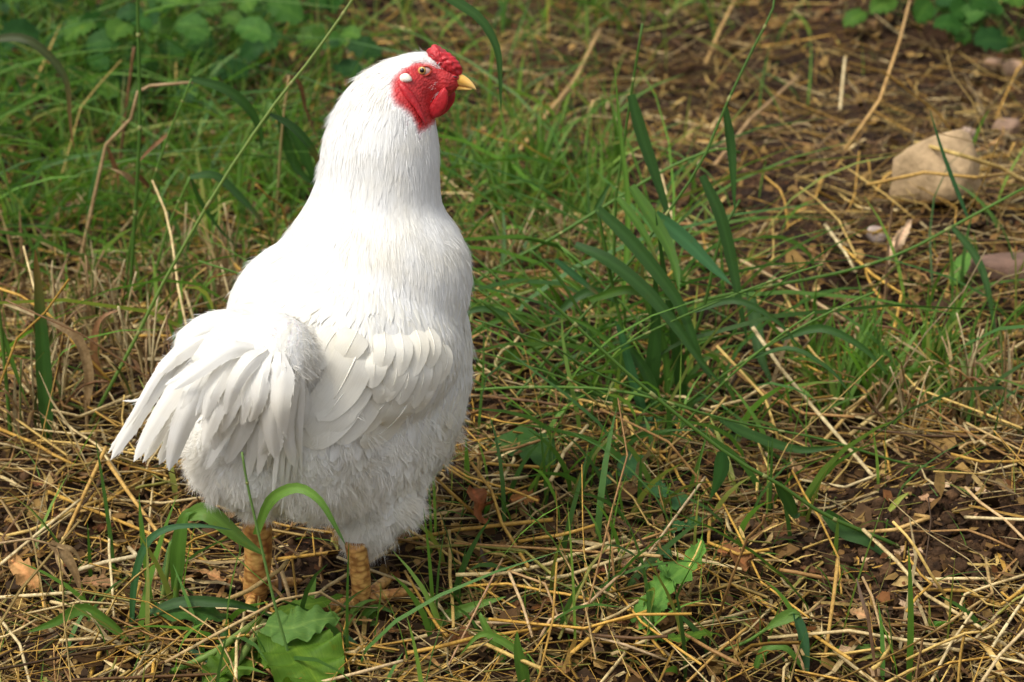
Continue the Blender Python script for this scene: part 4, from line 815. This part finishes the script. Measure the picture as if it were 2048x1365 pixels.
leaf_obj('leaf', dock, lie_path([(540, 1235), (590, 1215), (640, 1205), (690, 1190)], [.03, .05, .05, .045], 22), 30, LG, .04, 0, .2)
for pts in ([(520, 1240), (470, 1275), (420, 1310), (340, 1345)], [(530, 1245), (490, 1300), (440, 1365)], [(540, 1250), (500, 1290), (470, 1330), (400, 1385)]): add_stem(dock, lie_path(pts, [.03, .035, .03, .01], 12), 15, GP, GL, name='leaf_stalk')
b = ground_pt(1275, 1265); dan = empty('dandelion', b, 'bright green toothed dandelion leaves rising from the litter', 'plant')
leaf_obj('leaf', dan, lie_path([(1268, 1262), (1300, 1205), (1335, 1165), (1375, 1130), (1400, 1095), (1402, 1075)], [.008, .03, .05, .055, .06, .06], 26), 46, (.105, .24, .042), .28, 0, .3, n=26)
leaf_obj('leaf', dan, lie_path([(1290, 1255), (1310, 1225), (1330, 1195), (1340, 1180)], [.01, .03, .04, .035], 22), 28, (.095, .22, .04), .3, 0, .3)
leaf_obj('leaf', dan, lie_path([(1345, 1170), (1335, 1150), (1322, 1130), (1316, 1118)], [.04, .055, .06, .06], 22), 20, (.095, .22, .04), .25, 0, .3)
leaf_obj('leaf', dan, lie_path([(1325, 1278), (1370, 1275), (1410, 1266), (1448, 1272)], [.012, .025, .03, .02], 22), 26, LG, .25, 0, .2)
leaf_obj('leaf', dan, lie_path([(1290, 1270), (1305, 1268), (1320, 1272), (1330, 1280)], [.012, .02, .02, .012], 22), 30, LG, .15, 0, .2, oval=True)
WEEDS = [((1060, 905), 'rounded green leaf lying flat with a wilted sprig on it', [([(985, 900), (1030, 885), (1075, 900), (1105, 930)], 80, LD)]), ((1350, 1050), 'small bluish green clover leaves under crossing straws', [([(1325, 1065), (1340, 1055), (1370, 1050)], 34, GB), ([(1360, 1040), (1385, 1045), (1400, 1052)], 34, GB), ([(1290, 960), (1310, 975), (1330, 995)], 40, GB), ([(1320, 1090), (1330, 1105), (1338, 1118)], 26, GB), ([(1195, 935), (1210, 950), (1208, 972)], 34, GB), ([(1340, 985), (1360, 1000), (1350, 1020)], 34, GB), ([(1235, 950), (1260, 935), (1290, 925)], 60, GB)]),
  ((1900, 1245), 'single jagged bright green leaf on the bare soil', [([(1852, 1262), (1880, 1250), (1905, 1244)], 26, (.105, .24, .042))]), ((1920, 540), 'upright light green leaf beside the reddish stone', [([(1905, 570), (1920, 535), (1938, 505)], 34, (.105, .24, .042))]), ((1030, 700), 'soft green toothed weed at the edge of the rooster breast', [([(1060, 730), (1030, 715), (1000, 690)], 30, LG), ([(1060, 700), (1068, 680), (1072, 660)], 30, LG), ([(985, 760), (965, 740), (955, 720)], 28, LG), ([(1130, 800), (1190, 790), (1240, 800)], 26, LD)]),
  ((1420, 690), 'small bright green leaf poking from the shaded clump foot', [([(1400, 690), (1412, 670), (1425, 658)], 22, (.105, .24, .042))]), ((55, 400), 'large rounded dark green leaf low in the grass bank', [([(10, 380), (25, 395), (40, 410), (48, 440)], 60, LD)]), ((190, 370), 'pale green lobed weed leaf standing in the bank', [([(185, 420), (180, 360), (178, 310)], 40, (.12, .22, .07)), ([(240, 400), (260, 385), (285, 390)], 50, LG)])]
for base, label, lv in WEEDS:
    b = ground_pt(*base); e = empty('weed', b, label, 'plant', None)
    for pts, w, c in lv: leaf_obj('leaf', e, lie_path(pts, np.linspace(.01, .035, len(pts)), 14), w, c, .08, 0, .15, n=14, oval=True, cols=7, face=TOCAM + np.array([rng.normal(0, .4), 0, .9]))
# ---- leafy weeds of the far bank, each plant a thing
BANK = [(40, 40), (120, 60), (200, 30), (330, 40), (390, 90), (430, 30), (300, 110), (230, 100), (520, 20), (480, 80), (600, 10), (350, 150), (150, 130), (60, 120), (1840, -10), (1900, 15), (1960, 10), (2020, 40), (2060, 80), (680, -5), (260, 40), (90, 10), (560, 60), (1990, -20), (620, 160)]
for i, (a, bb) in enumerate(BANK):
    base = ground_pt(a, bb + 70); e = empty('leafy_weed', base, 'leafy dark green weed of the bank behind the litter' if a < 1000 else 'dark green leafy plant growing over the far edge of bare soil', 'plant', 'leafy weeds of the bank' if a < 1000 else 'plants beyond the bare soil')
    for k in range(7):
        az = rng.uniform(0, 6.28); Ls = rng.uniform(.03, .12); tip = base + np.array([math.cos(az)*Ls, math.sin(az)*Ls*.7 - .02, rng.uniform(.03, .16)])
        V, f, uv = tube_geo(spline([base, (base + tip)/2 + np.array([0, 0, .02]), tip], 6), .0012, 5); st = obj('stalk', V, f, M['grass'], e, col=C_(GM), uv=uv)
        d = np.array([math.cos(az), math.sin(az)*.6 - .3, rng.uniform(-.5, .2)]); d = d/np.linalg.norm(d); Ll = rng.uniform(.035, .075)
        leaf_obj('leaf', e, [tip, tip + d*Ll*.5 + np.array([0, 0, .006]), tip + d*Ll], Ll*.75*pxm(base[1], .05), [(.026, .088, .014), (.042, .12, .018), (.018, .062, .014), (.055, .13, .018)][rng.integers(4)], .06, 0, .15, n=12, cols=7, oval=True, face=np.array([rng.normal(0, .5), -.8, .8]))
# ---- grass tufts: a few meshes shared by many copies
def tuft_proto(nb):
    bl = []
    for k in range(nb):
        az = rng.uniform(0, 6.28); hgt = rng.uniform(.06, .13); ln = abs(rng.normal(.35, .25)); t = np.linspace(0, 1, 9)
        P = np.stack([hgt*ln*t**1.7*math.cos(az) + .008*math.cos(az*3), hgt*ln*t**1.7*math.sin(az) + .008*math.sin(az*5), hgt*(t - .25*ln*t**2.5)], -1)
        V, Q, uv = ribbon_geo(P, rng.uniform(.004, .007)*blade_profile(9), np.array([math.sin(az*7), -1, .2]), .3, rng.normal(0, .3), rng.normal(0, .4), 3)
        bl.append(fast_mesh('blade', V, Q, C_([GL, GM, (.13, .25, .045), (.17, .27, .055)][rng.integers(4)])*np.ones((len(V), 3)), uv))
        bl[-1].materials.append(M['grass'])
    return bl
PROT = [tuft_proto(k) for k in (7, 9, 6)]
TUFTS = [((930 + rng.uniform(-30, 330), rng.uniform(330, 470)), 'fresh green grass tuft in the hay behind the rooster neck', 'grass tufts behind the rooster neck') for _ in range(26)] + \
        [((rng.uniform(1590, 1960), rng.uniform(720, 860)), 'light green grass tuft among the tangled straw by the bare soil', 'grass tufts in the tangled straw') for _ in range(24)] + \
        [((rng.uniform(380, 600), rng.uniform(360, 520)), 'green grass tuft at the foot of the tall stems behind the rooster back', 'grass tufts behind the rooster back') for _ in range(16)] + \
        [((rng.uniform(0, 380), rng.uniform(180, 480)), 'leaning green grass tuft on the weedy bank', 'grass tufts on the bank') for _ in range(26)]
for i, ((a, bb), lab, grp) in enumerate(TUFTS):
    p_ = ground_pt(a, bb); sc = rng.uniform(.7, 1.4); sz = ('short sparse ', 'middling ', 'tall full ')[int((sc - .7)/.2334)]; e = empty('grass_tuft', p_, sz + lab, 'grass', sz + grp); e.rotation_euler.z = rng.uniform(0, 6.28); e.scale = (sc, sc, sc)
    for me_ in PROT[i % 3]:
        o = bpy.data.objects.new('blade', me_); COL.objects.link(o); o.parent = e
def dry_proto(nb):
    bl = []
    for k in range(nb):
        az = rng.uniform(0, 6.28); hgt = rng.uniform(.07, .20); ln = abs(rng.normal(.25, .25)); t = np.linspace(0, 1, 10); dr = rng.uniform(0, .9) if rng.random() < .5 else .1
        P = np.stack([hgt*(ln*t**1.5 + dr*.35*t**3)*math.cos(az) + .012*math.cos(az*3), hgt*(ln*t**1.5 + dr*.35*t**3)*math.sin(az) + .012*math.sin(az*5), hgt*(t - .25*ln*t**2.5 - dr*.75*t**3.2)], -1)
        cd = [TN, (.34, .22, .10), BR, PA, (.40, .30, .13), (.15, .20, .05)][rng.integers(6)]
        if rng.random() < .45: V, Q, uv = tube_geo(P[:8], rng.uniform(.0009, .0016), 5)
        else: V, Q, uv = ribbon_geo(P, rng.uniform(.003, .007)*blade_profile(10), np.array([math.sin(az*7), -1, .2]), .5, rng.normal(0, .5), rng.normal(0, 1.6), 3)
        bl.append(fast_mesh('blade', V, Q, C_(cd)*.85*np.ones((len(V), 3)), uv)); bl[-1].materials.append(M['straw'])
    return bl
DPROT = [dry_proto(k) for k in (8, 10, 7, 9)]
DRY = [((rng.uniform(-10, 330), rng.uniform(600, 900)), 'withered tan grass tuft standing in the hay near the upright dark blade', 'withered tufts by the upright dark blade') for _ in range(26)] + [((rng.uniform(260, 470), rng.uniform(560, 700)), 'dry buff grass tuft behind the arched tail', 'dry tufts behind the tail') for _ in range(8)] + \
      [((rng.uniform(1700, 2040), rng.uniform(780, 900)), 'dry golden grass tuft tangled into the light green tufts', 'dry tufts in the green tufts') for _ in range(10)] + [((rng.uniform(920, 1150), rng.uniform(480, 560)), 'flattened dry grass tuft beyond the rooster breast', 'dry tufts beyond the breast') for _ in range(6)]
for i, ((a, bb), lab, grp) in enumerate(DRY):
    p_ = ground_pt(a, bb); sc = rng.uniform(.65, 1.2); sz = ('low ', 'knee bent ', 'tall ')[int((sc - .65)/.1834)].replace('knee bent', 'middling'); e = empty('dry_grass_tuft', p_, sz + lab, 'grass', sz + grp); e.rotation_euler.z = rng.uniform(0, 6.28); e.scale = (sc, sc, sc*(.6 if 'flattened' in lab else 1))
    for me_ in DPROT[i % 4]:
        o = bpy.data.objects.new('blade', me_); COL.objects.link(o); o.parent = e
# ---- single straws: placed by eye, then the largest of the rest
ZONES = [('beside the rooster feet', (620, 1190)), ('around the broad dock leaf', (560, 1310)), ('by the toothed dandelion leaves', (1340, 1200)), ('by the dug soil mound', (1850, 1150)), ('at the foot of the broad grass clump', (1300, 860)), ('near the striped wood chip', (1605, 950)), ('near the pale sandstone block', (1870, 380)),
         ('under the rooster tail', (260, 990)), ('around the upright dark blade', (90, 800)), ('by the curled tan leaf', (50, 1170)), ('in the hay behind the rooster neck', (1030, 500)), ('in the tangle of light green tufts', (1800, 800)), ('by the rusty brown leaf', (960, 1030)), ('on the flattened litter past the rooster feet', (1000, 1260)), ('on the bare soil past the broad clump', (1550, 620)), ('at the corner below the soil mound', (1980, 1300))]
ZP = np.array([ground_pt(*z[1])[:2] for z in ZONES]); CN = ['golden', 'straw yellow', 'pale', 'tan', 'dull buff', 'dark brown', 'greenish']
def straw_obj(P, r, ci, label=None, group=None, col=None):
    n = len(P); mid = P[n//2]; V, f, uv = tube_geo(P, r*np.linspace(1, .85, n), 5); org = np.array([mid[0], mid[1], P[:, 2].min()])
    o = obj('straw_stalk', V, f, M['straw'], origin=org, col=(STRAW[ci]*rng.uniform(.85, 1.3) if col is None else np.array(col)), uv=uv)
    if label is None:
        z = ZONES[int(np.argmin(((ZP - mid[:2])**2).sum(1)))][0]; label = f'{CN[ci]} straw stalk lying {z}'; group = f'{CN[ci]} straws {z}'
    return tag(o, label, 'straw', group)
HERO = [([(1505, 655), (1560, 735), (1620, 808), (1745, 952)], 9, PA, (.12, .09, .06, .02), 'long pale straw sticking up at a slant over the green tufts'), ([(1676, 1118), (1668, 1190), (1650, 1318)], 9, GO, (.06, .05, .01), 'thick golden straw standing nearly upright in the litter'),
  ([(1725, 1155), (1745, 1195), (1770, 1290), (1778, 1330)], 6, TN, (.06, .06, .03, .01), 'thin tan straw with a pale broken tip standing by the soil mound'), ([(1005, 1118), (960, 1205), (895, 1335)], 5, (.40, .24, .13), (.05, .045, .02), 'thin reddish straw leaning over the flattened litter'),
  ([(212, 895), (170, 985), (128, 1078)], 9, GO, (.06, .05, .04), 'thick golden straw slanting down under the tail'), ([(127, 1075), (124, 1130), (121, 1190)], 8, (.50, .36, .12), (.05, .04, .02), 'short golden straw standing on end below the slanting one'), ([(216, 925), (260, 990), (330, 1085)], 9, GO, (.05, .05, .03), 'golden straw running down to the right from the tail tip'),
  ([(-10, 1196), (80, 1190), (166, 1184)], 9, PA, (.02, .03, .03), 'pale flattened straw lying level by the curled tan leaf'), ([(155, 1140), (210, 1125), (274, 1112), (258, 1096)], 11, (.50, .42, .25), (.03, .04, .05, .05), 'split pale straw with a folded end below the tail'), ([(220, 1020), (218, 1100), (225, 1180), (228, 1235)], 6, PA, (.05, .04, .03, .01), 'thin pale straw standing up between crossing stalks'),
  ([(330, 1325), (430, 1270), (560, 1200), (640, 1185), (690, 1215)], 7, (.50, .36, .17), (.05, .07, .08, .07, .04), 'long bent tan stem lying across the dock leaves'), ([(430, 1210), (500, 1180), (560, 1140), (576, 1122)], 10, (.48, .34, .14), (.05, .06, .06, .06), 'golden straw with a cut end resting before the left leg'), ([(563, 1142), (575, 1180), (588, 1232)], 9, (.52, .36, .18), (.04, .03, .01), 'short tan straw standing between the two legs'),
  ([(-10, 1225), (40, 1290), (62, 1375)], 7, PA, (.03, .04, .03), 'bright pale straw slanting at the front of the heap'), ([(640, 1365), (720, 1345), (805, 1322)], 8, (.55, .42, .24), (.03, .05, .05), 'smooth pale straw crossing the front of the dock leaf'), ([(0, 1130), (60, 1080), (110, 1040), (160, 1000)], 7, PA, (.04, .05, .05, .05), 'pale straw slanting through the heap beneath the tail'),
  ([(870, 1205), (900, 1240), (960, 1275), (1030, 1290)], 4, PA, (.02, .02, .02, .02), 'thin pale straw on dark soil right of the feet'), ([(1075, 1285), (1100, 1240), (1180, 1205), (1250, 1140)], 7, (.52, .36, .2), (.01, .03, .04, .05), 'smooth tan straw pointing at the dandelion'), ([(1018, 1145), (1045, 1210), (1065, 1275)], 7, (.5, .36, .2), (.05, .04, .02), 'tan straw bent into a peak on the flattened litter'), ([(1020, 1143), (1090, 1168), (1118, 1240)], 6, (.42, .27, .13), (.05, .05, .02), 'brown straw forming the other leg of the bent peak'),
  ([(950, 1245), (1100, 1250), (1250, 1290), (1345, 1325)], 7, (.52, .38, .22), (.02, .025, .03, .02), 'long smooth straw lying across the litter below the dandelion'), ([(1410, 955), (1350, 1035), (1270, 1145)], 6, (.5, .38, .22), (.06, .06, .03), 'long thin straw leaning across the clover leaves'), ([(1495, 1255), (1440, 1300), (1370, 1370)], 7, GO, (.03, .04, .03), 'curved golden straw by the three bent grass leaves'),
  ([(1755, 950), (1690, 975), (1600, 960)], 6, PA, (.02, .02, .02), 'pale straw above the soil crumbs'), ([(1830, 1030), (1860, 1035), (1790, 1060), (1700, 1068)], 9, (.45, .29, .10), (.03, .035, .03, .02), 'folded golden straw bent back at its end'), ([(1930, 1035), (2000, 1038), (2060, 1040)], 8, PA, (.02, .03, .03), 'cream straw lying level above the mound'), ([(1930, 975), (1960, 1005), (2010, 1040), (2060, 1090)], 7, (.52, .36, .18), (.03, .03, .03, .02), 'tan straw crossing the cream one'),
  ([(1860, 1370), (1900, 1290), (1945, 1225)], 7, PA, (.02, .04, .06), 'pale straw rising from the soil in the corner heap'), ([(1975, 1310), (2010, 1255), (2060, 1180)], 7, PA, (.03, .05, .06), 'slanting straw of the corner heap beside the mound'), ([(1980, 1312), (2030, 1322), (2070, 1332)], 6, PA, (.04, .04, .04), 'level straw at the top of the corner heap'), ([(1960, 1370), (2000, 1310), (2060, 1250)], 8, (.5, .38, .2), (.03, .05, .06), 'thick straw of the corner heap under the level one'),
  ([(1040, 300), (1090, 235), (1150, 160), (1200, 60)], 9, (.42, .27, .10), (.02, .04, .05, .06), 'blurred golden straw slanting in the far litter'), ([(1690, 300), (1760, 200), (1800, 80), (1820, 0)], 7, (.45, .28, .10), (.02, .10, .18, .2), 'tall golden stalk leaning over the far soil'), ([(1410, 130), (1440, 60), (1470, 0)], 7, (.42, .27, .10), (.02, .05, .08), 'far golden stalk leaning at the back of the litter'), ([(1680, 220), (1690, 115)], 7, PA, (.02, .08), 'short bright straw standing on the far soil'),
  ([(1650, 450), (1690, 505), (1712, 545)], 8, PA, (.02, .03, .02), 'short pale straw on dark soil near the white stone'), ([(1735, 370), (1850, 345), (1950, 355), (2040, 345)], 8, GO, (.09, .11, .10, .06), 'golden straw draped over the sandstone block'), ([(1830, 285), (1920, 310), (2000, 335), (2060, 370)], 10, (.5, .36, .12), (.10, .10, .08, .05), 'bundle straw lying over the top of the sandstone block'), ([(1480, 520), (1600, 585), (1720, 660), (1800, 700)], 8, (.48, .34, .18), (.03, .03, .02, .02), 'long straw lying over dark bare soil'),
  ([(1700, 870), (1790, 800), (1870, 740)], 9, (.5, .38, .16), (.03, .04, .05), 'slanted golden straw in the light green tufts'), ([(1650, 880), (1750, 770), (1800, 755), (1900, 755), (2040, 765), (2042, 790)], 8, (.5, .34, .12), (.03, .04, .04, .04, .05, .03), 'long golden straw with a bent end across the tufts'), ([(1430, 330), (1500, 240), (1600, 150)], 7, (.40, .26, .12), (.02, .03, .04), 'faint tan straw lying across far soil')]
for pts, w, c, dz, lab in HERO:
    P = lie_path(pts, dz, 14, polyline); straw_obj(P, .5*wm(w, P[len(P)//2]), 0, lab, None, np.array(c)*rng.uniform(1.1, 1.3))
NI = 235; made = 0
srt = np.random.default_rng(21)
while made < NI:
    a, bb = srt.uniform(-20, 2060), 420 + 960*srt.random()**.8
    if srt.random() > float(straw_density(np.float64(a), np.float64(bb))) or (480 < a < 800 and 1040 < bb < 1210): continue
    g0 = ground_pt(a, bb); Ln = np.array([float(np.clip(srt.gamma(4, .04), .08, .30))]); lf = np.array([srt.uniform(.012, .04)])
    P = straw_paths(g0[:1], g0[1:2], Ln, lf, .10, srt)[0]; P = np.vstack([P[0], (P[0] + P[1])/2, P[1], P[2], P[3]]) + srt.normal(0, .0012, (5, 3))
    straw_obj(P, srt.uniform(.0012, .0024), int(srt.choice(7, p=(.30, .22, .16, .16, .10, .03, .03)))); made += 1
# ---- stones, chips, dead leaves
def rock(name, px, py, size, c, label, group=None, sq=.35, flat=1., mat='stone', sub=3):
    v, f = ico2(sub); v = v/np.maximum(np.abs(v).max(1, keepdims=True), .01)*sq + v*(1 - sq)
    fr = rng.normal(size=(5, 3))*2.2; ph = rng.uniform(0, 6, 5); v = v*(1 + .06*np.sin(v @ fr.T + ph).sum(1, keepdims=True)*.8)
    if mat == 'crumb': v = v*(1 + .10*np.sin(v @ (rng.normal(size=(6, 3))*7).T + rng.uniform(0, 6, 6)).sum(1, keepdims=True)*.6 + rng.normal(0, .05, (len(v), 1)))
    if mat == 'stone':
        for _ in range(14):
            nn = norm(rng.normal(size=3)); v = v - np.maximum(v @ nn - rng.uniform(.72, .98), 0)[:, None]*nn
        v = v + norm(v)*rng.normal(0, .012, (len(v), 1))
    rz = rng.uniform(0, 3.1); v = v @ np.array(Matrix.Rotation(rz, 3, 'Z')).T
    g0 = ground_pt(px, py); sz = np.asarray(size, float)*((g0 - CAM) @ CF)/F*.5; v = v*sz; ctr = g0 + np.array([0, 0, sz[2]*.72])
    o = obj(name, v + ctr, f, M[mat], origin=g0, col=np.array(c)); tag(o, label, name.split('_')[-1], group)
rock('stone_block', 1876, 400, (190, 130, 165), (.42, .30, .165), 'tan sandstone block half covered by straw', sq=.75)
rock('pebble', 1752, 480, (40, 32, 34), (.46, .37, .32), 'small whitish pebble on the dark soil', sq=.6)
rock('flat_stone', 2020, 560, (190, 90, 60), (.17, .10, .07), 'flat reddish brown stone sunk in the soil', sq=.7)
for a, bb, w, c in [(2010, 270, 60, (.28, .18, .12)), (1935, 275, 34, (.46, .34, .26)), (2025, 150, 50, (.40, .26, .16)), (1985, 140, 40, (.3, .19, .12))]: rock('stone', a, bb, (w, w*.8, w*.7), c, {2010: 'brown rounded stone on the far soil', 1935: 'little cream stone behind the sandstone block', 2025: 'tan stone at the far edge of the soil', 1985: 'dull brown stone next to the far tan one'}[a])
for k in range(34):
    a, bb = 1870 + rng.normal(0, 75), 1140 + rng.normal(0, 38)
    rock('soil_clod', a, bb, np.array([1, 1, .8])*rng.uniform(10, 38), np.array((.05, .028, .015))*rng.uniform(.6, 1.3), 'dark crumbly clod of the dug soil mound', 'clods of the soil mound', .1, mat='crumb')
def chip(px, py, L, Wd, c, label, group, dz=.012):
    g0 = ground_pt(px, py, dz); s_ = ((g0 - CAM) @ CF)/F; L, Wd = L*s_, Wd*s_; n = 5; u = np.linspace(-.5, .5, n)
    top = []; curl = rng.uniform(0, .35)
    for i in u:
        for j in (-.5, -.15, .2, .5): top.append((i*L*(1 + rng.normal(0, .06)), j*Wd*(1 + rng.normal(0, .1)), curl*L*(i*i)*1.5 + rng.normal(0, .02)*Wd))
    top = np.array(top); bot = top - np.array([0, 0, max(.0012, Wd*.13)])
    V = np.vstack([top, bot]); I = np.arange(n*4).reshape(n, 4); Q = [np.stack([I[:-1, :-1], I[1:, :-1], I[1:, 1:], I[:-1, 1:]], -1).reshape(-1, 4)]; Q.append(Q[0][:, ::-1] + n*4)
    ring = list(I[:, 0]) + list(I[-1, 1:]) + list(I[::-1, -1][1:]) + list(I[0, ::-1][1:-1]); r1 = np.array(ring); r2 = np.roll(r1, -1); Q.append(np.stack([r1, r1 + n*4, r2 + n*4, r2], -1))
    uv = np.vstack([np.tile(np.stack([(V[:n*4, 1]/Wd + .5), V[:n*4, 0]/L + .5], -1), (2, 1))]) + rng.random(2)*5
    m = Matrix.Rotation(rng.uniform(-.7, .7), 3, 'Z') @ Matrix.Rotation(rng.uniform(.1, .6), 3, 'X') @ Matrix.Rotation(rng.normal(0, .25), 3, 'Y')
    o = obj('wood_chip', V @ np.array(m).T + g0, np.vstack(Q), M['wood'], origin=g0, col=np.array(c)*rng.uniform(.85, 1.1), uv=uv, smooth=False); tag(o, label, 'wood chip', group)
chip(1606, 942, 58, 44, (.46, .29, .14), 'large striped brown wood chip lying on the litter', None, .018)
for a, bb, L, w in [(1530, 905, 34, 16), (1775, 955, 26, 20), (1745, 1040, 20, 12), (1765, 1040, 20, 10), (1850, 995, 24, 14), (1890, 970, 26, 12), (1945, 1028, 22, 12), (1800, 1100, 30, 18), (1830, 1105, 28, 14), (1835, 1160, 20, 14), (1880, 1165, 36, 20), (1870, 1180, 26, 14), (1975, 1172, 28, 14), (1812, 1175, 22, 10), (1802, 1205, 40, 12), (1820, 1212, 26, 24), (1790, 1110, 24, 12), (1840, 1225, 26, 14), (1965, 980, 28, 14), (1735, 1120, 22, 12), (1860, 1000, 20, 12), (1780, 1230, 16, 12), (1990, 1240, 30, 16), (1255, 1125, 24, 20), (1085, 1260, 28, 22), (1190, 1300, 34, 18), (1560, 660, 26, 10), (1012, 1225, 26, 20), (1760, 1345, 40, 20), (1690, 1300, 24, 16), (2015, 965, 30, 14), (1925, 1090, 20, 10), (1160, 780, 22, 14), (1640, 1210, 22, 10)]:
    chip(a, bb, L, w, [(.52, .36, .2), (.58, .43, .27), (.42, .25, .13)][rng.integers(3)], 'small tan wood shaving on the dug soil' if a > 1650 else 'small tan wood chip scattered in the litter', 'wood shavings on the soil' if a > 1650 else 'wood chips in the litter', .008 if a < 1780 or bb < 1080 else .006)
def dead_leaf(pts, w, c, label, dz, group=None, lobes=0):
    P = lie_path(pts, dz, 16); b = np.array([P[8][0], P[8][1], P[:, 2].min()]); e = leaf_obj('dead_leaf', None, P, w, c, .10, lobes, .35, n=16, oval=True, cols=7, mat='dead', fold=.5, face=TOCAM*.5 + np.array([rng.normal(0, .3), -.1, .9])); tag(e, label, 'leaf', group); return e
dead_leaf([(22, 1120), (45, 1140), (62, 1165), (72, 1182)], 44, (.36, .21, .09), 'curled tan dead leaf lying at the edge of the straw', (.035, .04, .03, .02))
dead_leaf([(945, 975), (958, 1000), (965, 1025), (968, 1045)], 46, (.20, .075, .028), 'rusty brown lobed dead leaf propped against straw', (.05, .05, .035, .015), None, 2)
dead_leaf([(395, 1140), (420, 1148), (440, 1155), (452, 1160)], 26, (.35, .20, .09), 'small curled brown leaf behind the left foot', (.015, .03, .03, .02))
dead_leaf([(1430, 1100), (1465, 1105), (1490, 1125), (1500, 1140)], 44, (.19, .09, .036), 'flat brown dead leaf beside the dandelion', (.02, .03, .03, .02), None, 2)
dead_leaf([(1690, 1220), (1715, 1225), (1735, 1232), (1750, 1235)], 26, (.40, .26, .14), 'folded tan dead leaf by the soil mound', (.02, .03, .03, .02))
dead_leaf([(1020, 1000), (1050, 995), (1080, 1000)], 30, (.26, .12, .04), 'orange brown dead leaf under crossing straws', (.02, .025, .02))
dead_leaf([(1270, 1255), (1300, 1240), (1340, 1245)], 26, (.26, .15, .06), 'buff dead leaf beneath the dandelion leaves', (.012, .016, .012))
dead_leaf([(160, 1165), (200, 1165), (235, 1172)], 28, (.25, .15, .08), 'dull brown dead leaf under the split pale straw', (.02, .02, .02))
dead_leaf([(1785, 520), (1800, 480), (1822, 440)], 20, (.55, .42, .30), 'bleached dry husk lying by the whitish pebble', (.02, .05, .06))
dead_leaf([(1775, 530), (1785, 495), (1800, 460)], 14, (.55, .42, .30), 'narrow bleached husk beside the wider one', (.02, .04, .05))
for k in range(40):
    a, bb = rng.uniform(0, 1800), rng.uniform(880, 1350)
    if 380 < a < 860 and bb < 1230: continue
    d = rng.uniform(-1, 1); s_ = rng.uniform(14, 26)
    dead_leaf([(a - s_, bb - d*8), (a, bb), (a + s_, bb + d*8)], rng.uniform(14, 26), [(.17, .09, .036), (.11, .055, .025), (.24, .14, .06), (.14, .055, .025)][rng.integers(4)], 'small crumpled brown leaf scrap between the straws', (.008, .016, .008), 'brown leaf scraps in the litter')
